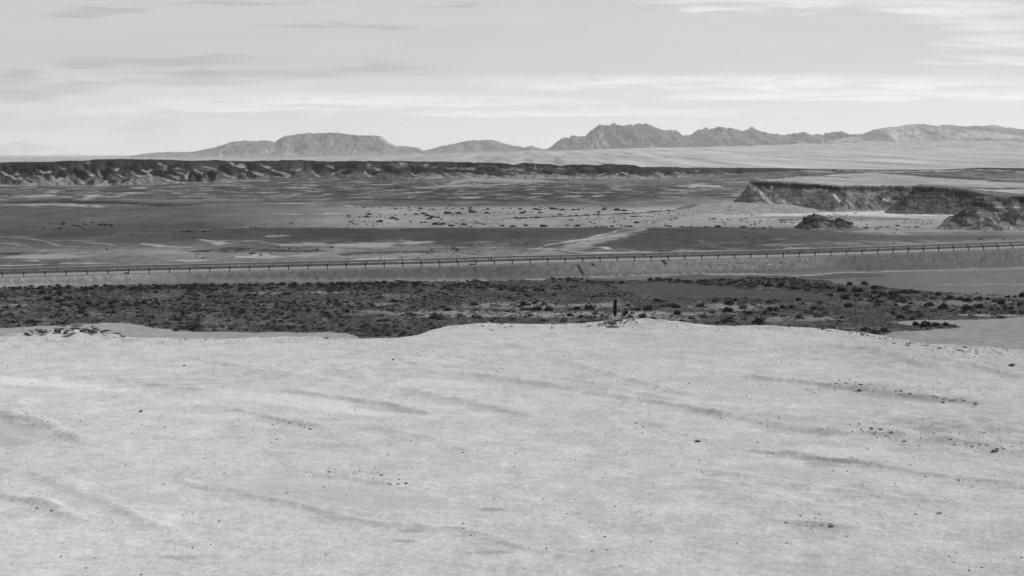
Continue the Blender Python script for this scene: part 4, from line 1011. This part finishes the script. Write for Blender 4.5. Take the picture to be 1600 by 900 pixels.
_YF = np.concatenate([np.linspace(276, 480, 1400), np.geomspace(481, 3000, 2500)])
def at_floor(px, py):
    t, z = ray(px, py); g_ = ground(t * _YF, _YF, False); hit = np.nonzero(CAMZ + z * _YF < g_)[0]
    i = hit[0] if len(hit) else len(_YF) - 1
    return float(t * _YF[i]), float(_YF[i]), float(g_[i])
def place_shrub(px, py, wpx, pool, label, group, name="desert_shrub", cat="shrub", hs=None):
    X, Y, Z = at_floor(px, py + wpx * .14)
    s = wpx * (.80 if pool is BT else .88) / F * Y / .95
    o = bpy.data.objects.new(name, random.choice(pool)); COL.objects.link(o)
    o.location = (X, Y, Z - .03 * s); o.rotation_euler = (0, 0, random.uniform(0, 6.28))
    k = random.uniform(.65, .95) if hs is None else hs * .8
    o.scale = (s, s, s * k); tag(o, label, cat, group)

ROWL = [(21, 451, 20), (47, 451, 16), (66, 450, 17), (85, 452, 12), (108, 450, 11), (132, 450, 15), (148, 452, 12), (162, 451, 18), (176, 451, 14), (190, 448, 18), (203, 451, 12), (213, 449, 9), (231, 447, 15), (247, 450, 14), (263, 447, 11), (277, 447, 14),
        (300, 446, 16), (316, 447, 14), (332, 446, 13), (352, 445, 15), (372, 445, 14), (388, 444, 15), (404, 445, 13), (424, 443, 15), (441, 444, 13), (460, 443, 14), (478, 444, 12), (500, 443, 15), (520, 444, 12), (538, 443, 14), (560, 443, 14), (584, 442, 12), (602, 442, 16), (626, 443, 12), (650, 443, 13)]
for q in ROWL: place_shrub(q[0] + random.uniform(-4, 4), q[1] + random.uniform(-.5, 1.5), q[2] * random.uniform(.5, 1.1), BD, "dark shrub in the row along the foot of the road bank, left half", "shrubs along the bank foot")
for q in [(66, 458, 14), (92, 458, 12), (138, 474, 18), (158, 473, 14), (174, 473, 14), (227, 473, 12), (118, 476, 11), (29, 479, 14), (256, 471, 8), (175, 480, 12), (75, 467, 14), (110, 466, 14), (128, 470, 10), (200, 477, 10), (20, 503, 12), (55, 507, 10)]:
    place_shrub(*q, BD, "dark shrub scattered in the left end of the scrub belt", "shrubs of the left scrub")
for q in [(820, 475, 17), (839, 483, 16), (856, 483, 17), (900, 482, 16), (891, 492, 12), (825, 462, 14), (780, 464, 8), (850, 475, 12), (866, 461, 10), (700, 484, 13)]:
    place_shrub(*q, BD, "dark rounded shrub in the scrub left of the black post", "dark shrubs left of the post")
place_shrub(920, 481, 20, BD, "big dark rounded shrub nearest left of the black post", None)
place_shrub(741, 474, 20, BG, "large grey rounded shrub on the pale soil left of the dark pair", None)
for q in [(978, 489, 12), (997, 484, 13), (1013, 482, 20), (1026, 470, 18), (1035, 472, 10), (1058, 479, 15), (1058, 489, 16), (1065, 503, 15)]:
    place_shrub(*q, BD, "dark rounded shrub in the scrub just right of the black post", "dark shrubs right of the post")
for q in [(1094, 478, 14), (1140, 474, 16), (1150, 469, 11), (1135, 485, 20), (1207, 484, 20), (1203, 472, 14), (1222, 480, 14), (1236, 481, 14), (1246, 468, 13), (1271, 482, 14), (1171, 489, 14), (1119, 504, 12), (1185, 503, 24), (1080, 497, 12), (1215, 470, 9)]:
    place_shrub(*q, BD, "dark rounded shrub in the scrub below the bare dark clearing", "dark shrubs below the clearing")
for q in [(1315, 454, 16), (1322, 466, 16), (1340, 454, 20), (1365, 450, 14), (1367, 457, 16), (1380, 461, 18), (1392, 460, 16), (1414, 456, 14), (1431, 456, 14), (1395, 466, 12), (1340, 462, 14), (1300, 462, 10), (1328, 478, 18), (1370, 477, 14), (1400, 476, 10)]:
    place_shrub(*q, BD, "dark rounded shrub right of the bare clearing, under the flat ground", "dark shrubs right of the clearing")
for q in [(1466, 460, 12), (1473, 479, 20), (1452, 476, 18), (1484, 466, 14), (1498, 467, 16), (1512, 469, 18), (1529, 467, 16), (1543, 467, 12), (1512, 481, 20), (1527, 479, 20), (1565, 473, 18), (1597, 462, 16), (1585, 464, 9), (1553, 471, 10), (1580, 482, 14), (1560, 483, 12), (1448, 463, 10)]:
    place_shrub(*q, BD, "dark rounded shrub at the right end of the scrub belt", "dark shrubs of the right end")
for q in [(1431, 507, 14), (1446, 508, 20), (1462, 508, 14), (1478, 507, 14), (1490, 509, 9), (1408, 497, 16), (1425, 498, 12)]:
    place_shrub(*q, BD, "dark low shrub in the tongue reaching into the pale flat at right", "shrubs of the right tongue")
for q in [(1100, 439, 12), (1140, 443, 11), (1172, 449, 12), (1200, 446, 14), (1222, 447, 16), (1240, 451, 18), (1262, 446, 14), (1280, 450, 14), (1296, 451, 14), (1214, 436, 9), (1075, 441, 12), (1060, 440, 10), (1016, 437, 12), (1260, 453, 14), (1328, 444, 12), (1350, 443, 12)]:
    place_shrub(*q, BD, "dark shrub in the strip above the bare clearing", "shrubs above the clearing")
for q in [(577, 521, 14), (590, 523, 16), (606, 521, 14), (568, 517, 12), (620, 517, 14), (640, 513, 12), (585, 515, 12)]:
    place_shrub(*q, BG + BD[:2], "shrub in the dip where the scrub reaches the plateau rim", "shrubs of the dip")
for q in [(478, 516, 12), (465, 518, 10), (500, 514, 14), (360, 514, 12), (300, 515, 10), (275, 516, 12), (430, 514, 13), (520, 512, 12), (260, 511, 12)]:
    place_shrub(*q, BG + BD[:2], "shrub on the lower fringe of the left scrub above the pale strip", "shrubs of the lower left fringe")
for q in [(930, 490, 12), (940, 494, 10), (985, 495, 14), (1005, 493, 16), (1020, 497, 14), (720, 494, 14), (745, 496, 18), (775, 497, 14), (800, 499, 18), (850, 500, 16), (880, 500, 16), (795, 486, 12), (775, 484, 14), (745, 484, 12), (1100, 495, 14), (1112, 488, 12), (1160, 480, 16), (1250, 495, 18), (1290, 490, 16), (690, 497, 18), (665, 500, 14)]:
    place_shrub(*q, BG, "grey soft-looking shrub on the paler soil behind the plateau rim", "grey shrubs on the paler soil")

# trees and shrubs out on the pale plain beyond the road
def plain_line(pts, n, wmin, wmax, jit, label, group):
    xs = [q[0] for q in pts]
    for i in range(n):
        px = random.uniform(xs[0], xs[-1]); py = float(np.interp(px, xs, [q[1] for q in pts])) + random.gauss(0, jit)
        place_shrub(px, py, random.uniform(wmin, wmax), BT, label, group, "desert_tree", "tree", random.uniform(.7, 1.1))
for q in [(614, 340, 14), (620, 343, 10), (593, 345, 14), (545, 337, 9), (577, 334, 11), (572, 338, 12), (634, 335, 7), (652, 334, 11), (662, 333, 12), (668, 336, 12), (676, 338, 14), (684, 339, 10), (671, 341, 12), (690, 342, 8), (658, 347, 9), (665, 347, 8), (680, 349, 16), (692, 349, 14),
          (705, 352, 13), (642, 346, 7), (700, 332, 16), (716, 332, 14), (738, 330, 16), (760, 332, 10), (725, 350, 12), (756, 350, 8), (783, 352, 10), (800, 353, 12), (815, 332, 12), (821, 331, 7)]:
    place_shrub(*q, BT, "dark spreading tree in the left thicket on the pale plain beyond the road", "trees of the left thicket", "desert_tree", "tree", .9)
for q in [(812, 326, 10), (836, 326, 12), (842, 327, 10), (862, 325, 14), (868, 326, 10), (880, 327, 11), (844, 332, 10), (876, 335, 10), (896, 327, 10), (904, 327, 8), (934, 331, 10), (944, 326, 10), (965, 327, 14), (975, 328, 12)]:
    place_shrub(*q, BT, "dark spreading tree in the upper row on the middle of the pale plain", "trees of the upper row", "desert_tree", "tree", .9)
for q in [(822, 352, 10), (849, 352, 14), (854, 353, 10), (902, 352, 13), (886, 352, 8), (940, 354, 8), (956, 353, 10), (946, 354, 8), (892, 343, 9), (994, 347, 12), (985, 353, 12), (978, 353, 8), (1048, 343, 8), (1056, 341, 8), (1040, 352, 9), (1046, 353, 10), (1066, 354, 8)]:
    place_shrub(*q, BT, "dark tree in the lower row on the pale plain around the braided track", "trees of the lower row", "desert_tree", "tree", .9)
for q in [(1121, 353, 14), (1104, 354, 9), (1079, 354, 9), (1091, 354, 6), (1162, 354, 12), (1193, 355.5, 9), (1205, 356, 7), (1177, 356, 7), (1146, 354, 5), (1116, 341, 8), (1083, 341, 4), (1203, 353, 6)]:
    place_shrub(*q, BT, "dark tree in the line on the plain left of the rocky knoll", "trees left of the knoll", "desert_tree", "tree", .8)
for q in [(1354, 355, 12), (1376, 354, 7), (1370, 357, 8), (1404, 352, 11), (1413, 354, 6), (1420, 354.5, 8), (1432, 354, 11), (1401, 358, 6), (1398, 363, 5), (1316, 358, 8), (1323, 365, 5), (1442, 331, 6), (1388, 354, 6)]:
    place_shrub(*q, BT, "dark small tree on the plain between the knoll and the near mesa", "trees right of the knoll", "desert_tree", "tree", .8)
plain_line([(560, 324), (700, 326), (800, 326)], 14, 5, 9, .8, "tiny dark tree on the far upper edge of the pale plain, left part", "trees on the far edge")
plain_line([(800, 341), (870, 338), (930, 335), (1000, 332), (1080, 327)], 40, 4, 9, .3, "low dark tree in the long thin line crossing the pale plain", "trees of the long thin line")
plain_line([(955, 337), (1000, 338), (1020, 339)], 10, 4, 8, .4, "low dark tree in the short line under the long thin one", "trees of the short line")
plain_line([(62, 349), (100, 350), (150, 350), (175, 352)], 22, 4, 9, 1.0, "tiny dark tree of the left grove on the dark plain", "trees of the left grove")
plain_line([(60, 356), (110, 356), (135, 358)], 8, 4, 7, 1.5, "tiny dark tree in the lower fringe of the left grove", "trees below the left grove")
plain_line([(285, 361.2), (345, 361.2)], 8, 5, 9, .2, "tiny dark tree in the short row left on the dark plain", "trees of the short left row")
for q, lb in [((455, 348, 8), "tiny lone tree above the dark band left of the thicket"), ((544, 337, 9), "tiny lone tree at the left end of the pale plain")]:
    place_shrub(*q, BT, lb, None, "desert_tree", "tree", .8)

# uncountable low scrub between the shrubs
def scatter_scrub(name, n, smin, smax, quads, mat, dens, seed, hf=.5):
    r = np.random.default_rng(seed)
    Xs = []; Ys = []
    while sum(map(len, Xs)) < n:
        t = r.uniform(-.32, .32, 40000); Y = np.sqrt(r.uniform(285 ** 2, 460 ** 2, 40000)); X = t * Y
        s, d = road_sd(X, Y); Z = ground(X, Y, False); px, py = proj(X, Y, Z)
        wa = px + 12 * perlin(X / 4, Y / 8, 77); wb = py + 1.6 * perlin(X / 5, Y / 14, 79)
        k = inpoly(wa, wb, SCRUB) & ~inpoly(wa, wb, CLEAR) & (d < -3) & (r.uniform(size=len(X)) < dens(px, py, X, Y))
        Xs.append(X[k]); Ys.append(Y[k])
    X = np.concatenate(Xs)[:n]; Y = np.concatenate(Ys)[:n]; Z = ground(X, Y, False)
    s = smin + (smax - smin) * r.uniform(size=n) ** 2.0
    a = r.uniform(0, 2 * np.pi, (n, quads)); u = r.uniform(0, 1, (n, quads)) ** .5; ph = r.uniform(0, 1, (n, quads))
    cx = X[:, None] + .5 * s[:, None] * u * np.cos(a) * np.sqrt(1 - ph * ph * .8); cy = Y[:, None] + .5 * s[:, None] * u * np.sin(a) * np.sqrt(1 - ph * ph * .8); cz = Z[:, None] + ph * s[:, None] * hf
    c = np.stack([cx, cy, cz], -1)[:, :, None, :]
    q = r.normal(size=(n, quads, 4, 3)) * (s[:, None, None, None] * .10 + .02) * np.array([1.3, 1.0, .6])
    q[:, :, 3] = -q[:, :, 0] * .6 - q[:, :, 1] * .4
    co = (c + q).reshape(-1, 3)
    fc = np.arange(len(co)).reshape(-1, 4)
    o = mesh_np(name, co, fc, mat); return o
def dens_dark(px, py, X, Y):
    d_ = sst(-.2, .35, fbm(X / 9, Y / 22, 3, 401) + .25 * np.interp(px, [0, 650, 760, 1000, 1100, 1600], [1, 1, -.2, -.2, .2, .4]))
    d_ = d_ * np.where((py < 453) & (px < 800), 4.0, np.where(py < 452, 1.6, .55))
    for sx, sy, rx, ry, tn in SOIL: d_ = d_ * (1 - .8 * np.exp(-(((px - sx) / rx) ** 2 + ((py - sy) / ry) ** 2)))
    return d_
def dens_grey(px, py, X, Y):
    d_ = sst(-.5, .3, fbm(X / 7, Y / 16, 3, 403))
    for sx, sy, rx, ry, tn in SOIL: d_ = d_ * (1 - .55 * np.exp(-(((px - sx) / rx) ** 2 + ((py - sy) / ry) ** 2)))
    return d_
o = scatter_scrub("dark_scrub", 3800, .35, 1.45, 26, M_LEAF_D, dens_dark, 41, .30)
tag(o, "low dark scrub growing densely over the floor of the dry wash", "scrub", kind='stuff')
o = scatter_scrub("grey_scrub", 24000, .25, 1.0, 12, M_LEAF_G, dens_grey, 42, .28)
tag(o, "low grey scrub and dry tufts between the dark bushes in the wash", "scrub", kind='stuff')

def plain_scrub():
    r = np.random.default_rng(77); X = []; Y = []
    while len(X) < 1000:
        px = r.uniform(0, 1600); b_ = r.uniform(322, 412)
        w = .9 if (540 < px < 1460 and b_ < 356) else (.04 if not (300 < px < 820 and b_ > 385) else .25)
        if 325 < b_ < 333 and px > 1130: w = .05
        t, z = ray(px, b_); D = (_fz - CAMZ) / z
        w *= float(sst(-.2, .35, perlin(np.array([t * D / 25]), np.array([D / 60]), 88))[0])
        if D < 470 or r.uniform() > w: continue
        X.append(t * D); Y.append(D)
    X = np.array(X); Y = np.array(Y); Z = ground(X, Y, False); n = len(X); q_ = 10
    s = .4 + .9 * r.uniform(size=n) ** 2
    a = r.uniform(0, 6.283, (n, q_)); u = r.uniform(0, 1, (n, q_)) ** .5; ph = r.uniform(0, 1, (n, q_))
    c = np.stack([X[:, None] + .5 * s[:, None] * u * np.cos(a), Y[:, None] + .5 * s[:, None] * u * np.sin(a), Z[:, None] + ph * s[:, None] * .38], -1)[:, :, None, :]
    q = r.normal(size=(n, q_, 4, 3)) * (s[:, None, None, None] * .14); q[:, :, 3] = -q[:, :, 0] * .6 - q[:, :, 1] * .4
    co = (c + q).reshape(-1, 3)
    return mesh_np("plain_scrub", co, np.arange(len(co)).reshape(-1, 4), M_LEAF_T)
tag(plain_scrub(), "tiny low scrub dotted over the plain beyond the road", "scrub", kind='stuff')

# gravel: uncountable pebbles over the plateau
def gravel(name, n, smin, smax, mat, seed, mode):
    r = np.random.default_rng(seed); Xs = []; Ys = []; c_ = 0
    while c_ < n:
        t = r.uniform(-.34, .34, 60000); Y = np.sqrt(r.uniform(44 ** 2, 132 ** 2, 60000)); X = t * Y
        De = np.interp(t, _et, _eD); px, py = proj(X, Y, 0 * X)
        w = .10 + .55 * sst(.1, .5, fbm(X / 5, Y / 7, 3, 501))
        for pts, h, wd in BERMW: w = w + .9 * np.exp(-(seg_dist(X, Y + .4, pts) / (wd * 1.1)) ** 2) * h / .2
        w = w * np.interp(px, [0, 500, 1200, 1600], [.3, .4, .8, 1.2]) * np.interp(Y, [44, 60, 90, 132], [1.0, .8, .7, .9])
        w = w + 2.2 * np.exp(-((Y - De + .5) / 2.2) ** 2)
        for sx, sy, rx, ry in [(1285, 820, 70, 7), (1400, 612, 120, 12), (1330, 603, 30, 5), (470, 662, 45, 8), (60, 662, 60, 8), (1480, 690, 140, 14), (955, 512, 40, 6), (120, 524, 90, 7), (1440, 545, 120, 10), (560, 742, 80, 10), (1550, 560, 90, 14)]:
            w = w + 1.3 * np.exp(-(((px - sx) / rx) ** 2 + ((py - sy) / ry) ** 2))
        k = (Y < De + 3) & (r.uniform(size=len(X)) < w * .5)
        Xs.append(X[k]); Ys.append(Y[k]); c_ += int(k.sum())
    X = np.concatenate(Xs)[:n]; Y = np.concatenate(Ys)[:n]; Z = ground(X, Y)
    s = smin + (smax - smin) * r.uniform(size=n) ** 8
    shapes = [stone_shape(600 + i, .55, 1) for i in range(12)]
    co = np.zeros((n, len(IC1), 3)); th = r.uniform(0, 2 * np.pi, n)
    for i in range(12):
        k = np.arange(n) % 12 == i; b = shapes[i][None] * s[k][:, None, None]; c, sn = np.cos(th[k])[:, None], np.sin(th[k])[:, None]
        co[k, :, 0] = b[:, :, 0] * c - b[:, :, 1] * sn + X[k][:, None]; co[k, :, 1] = b[:, :, 0] * sn + b[:, :, 1] * c + Y[k][:, None]; co[k, :, 2] = b[:, :, 2] + (Z[k] + s[k] * .10)[:, None]
    fc = (IF1[None] + (np.arange(n) * len(IC1))[:, None, None]).reshape(-1, 3)
    return mesh_np(name, co.reshape(-1, 3), fc, mat)
tag(gravel("grey_gravel", 15000, .012, .13, M_STONE_M, 51, 0), "grey pebbles and gravel strewn over the pale plateau", "gravel", kind='stuff')
tag(gravel("dark_gravel", 3200, .012, .12, M_STONE_D, 52, 0), "dark pebbles strewn over the pale plateau", "gravel", kind='stuff')
tag(gravel("pale_gravel", 8000, .012, .12, M_STONE_P, 53, 0), "pale pebbles and gravel strewn over the plateau", "gravel", kind='stuff')

# ------------------------------------------------------------------ each repeat gets a label of its own: its rank from the left among its look-alikes
def ordinal(i):
    ones = ['', 'first', 'second', 'third', 'fourth', 'fifth', 'sixth', 'seventh', 'eighth', 'ninth', 'tenth', 'eleventh', 'twelfth', 'thirteenth', 'fourteenth', 'fifteenth', 'sixteenth', 'seventeenth', 'eighteenth', 'nineteenth']
    tens = ['', '', 'twenty', 'thirty', 'forty', 'fifty', 'sixty', 'seventy', 'eighty', 'ninety']
    if i < 20: return ones[i]
    if i % 10 == 0: return tens[i // 10][:-1] + 'ieth'
    return tens[i // 10] + '-' + ones[i % 10]
_by = {}
for o in COL.objects:
    if o.get('group') and o.get('label'): _by.setdefault((o['group'], o['label']), []).append(o)
for (gname, lab), L in _by.items():
    if len(L) < 2: continue
    L.sort(key=lambda q: q.location.x / q.location.y)
    big = max(L, key=lambda q: q.scale.x)
    n = len(L)
    for i, o in enumerate(L):
        w = ordinal(i + 1) + ' from the left' if i < (n + 1) // 2 else ordinal(n - i) + ' from the right'
        if i == 0: w = 'leftmost'
        if i == n - 1: w = 'rightmost'
        w = w + ' of the ' + gname + (', the largest' if o is big else '')
        if len(w.split()) > 15: w = w.replace(', the largest', '')
        o['label'] = w + ': ' + ' '.join(lab.split(' ')[:3]).rstrip(',') if len(w.split()) < 13 else w

# ------------------------------------------------------------------ haze
HAZE = 2.3e-5
def haze():
    x0, x1, y0, y1, z0, z1 = -300000, 300000, -2500, 66000, -40, 620
    x0, x1 = -60000, 60000
    co = np.array([(x, y, z) for z in (z0, z1) for x, y in ((x0, y0), (x1, y0), (x1, y1), (x0, y1))], float)
    fc = np.array([(0, 3, 2, 1), (4, 5, 6, 7), (0, 1, 5, 4), (1, 2, 6, 5), (2, 3, 7, 6), (3, 0, 4, 7)])
    mt = bpy.data.materials.new("haze_mat"); mt.use_nodes = True; t = mt.node_tree; t.nodes.clear()
    pv = t.nodes.new('ShaderNodeVolumePrincipled'); pv.inputs['Color'].default_value = (.95, .95, .95, 1); pv.inputs['Density'].default_value = HAZE; pv.inputs['Anisotropy'].default_value = .2
    o_ = t.nodes.new('ShaderNodeOutputMaterial'); t.links.new(pv.outputs[0], o_.inputs['Volume'])
    tag(mesh_np("haze", co, fc, mt), kind='stuff')
haze()
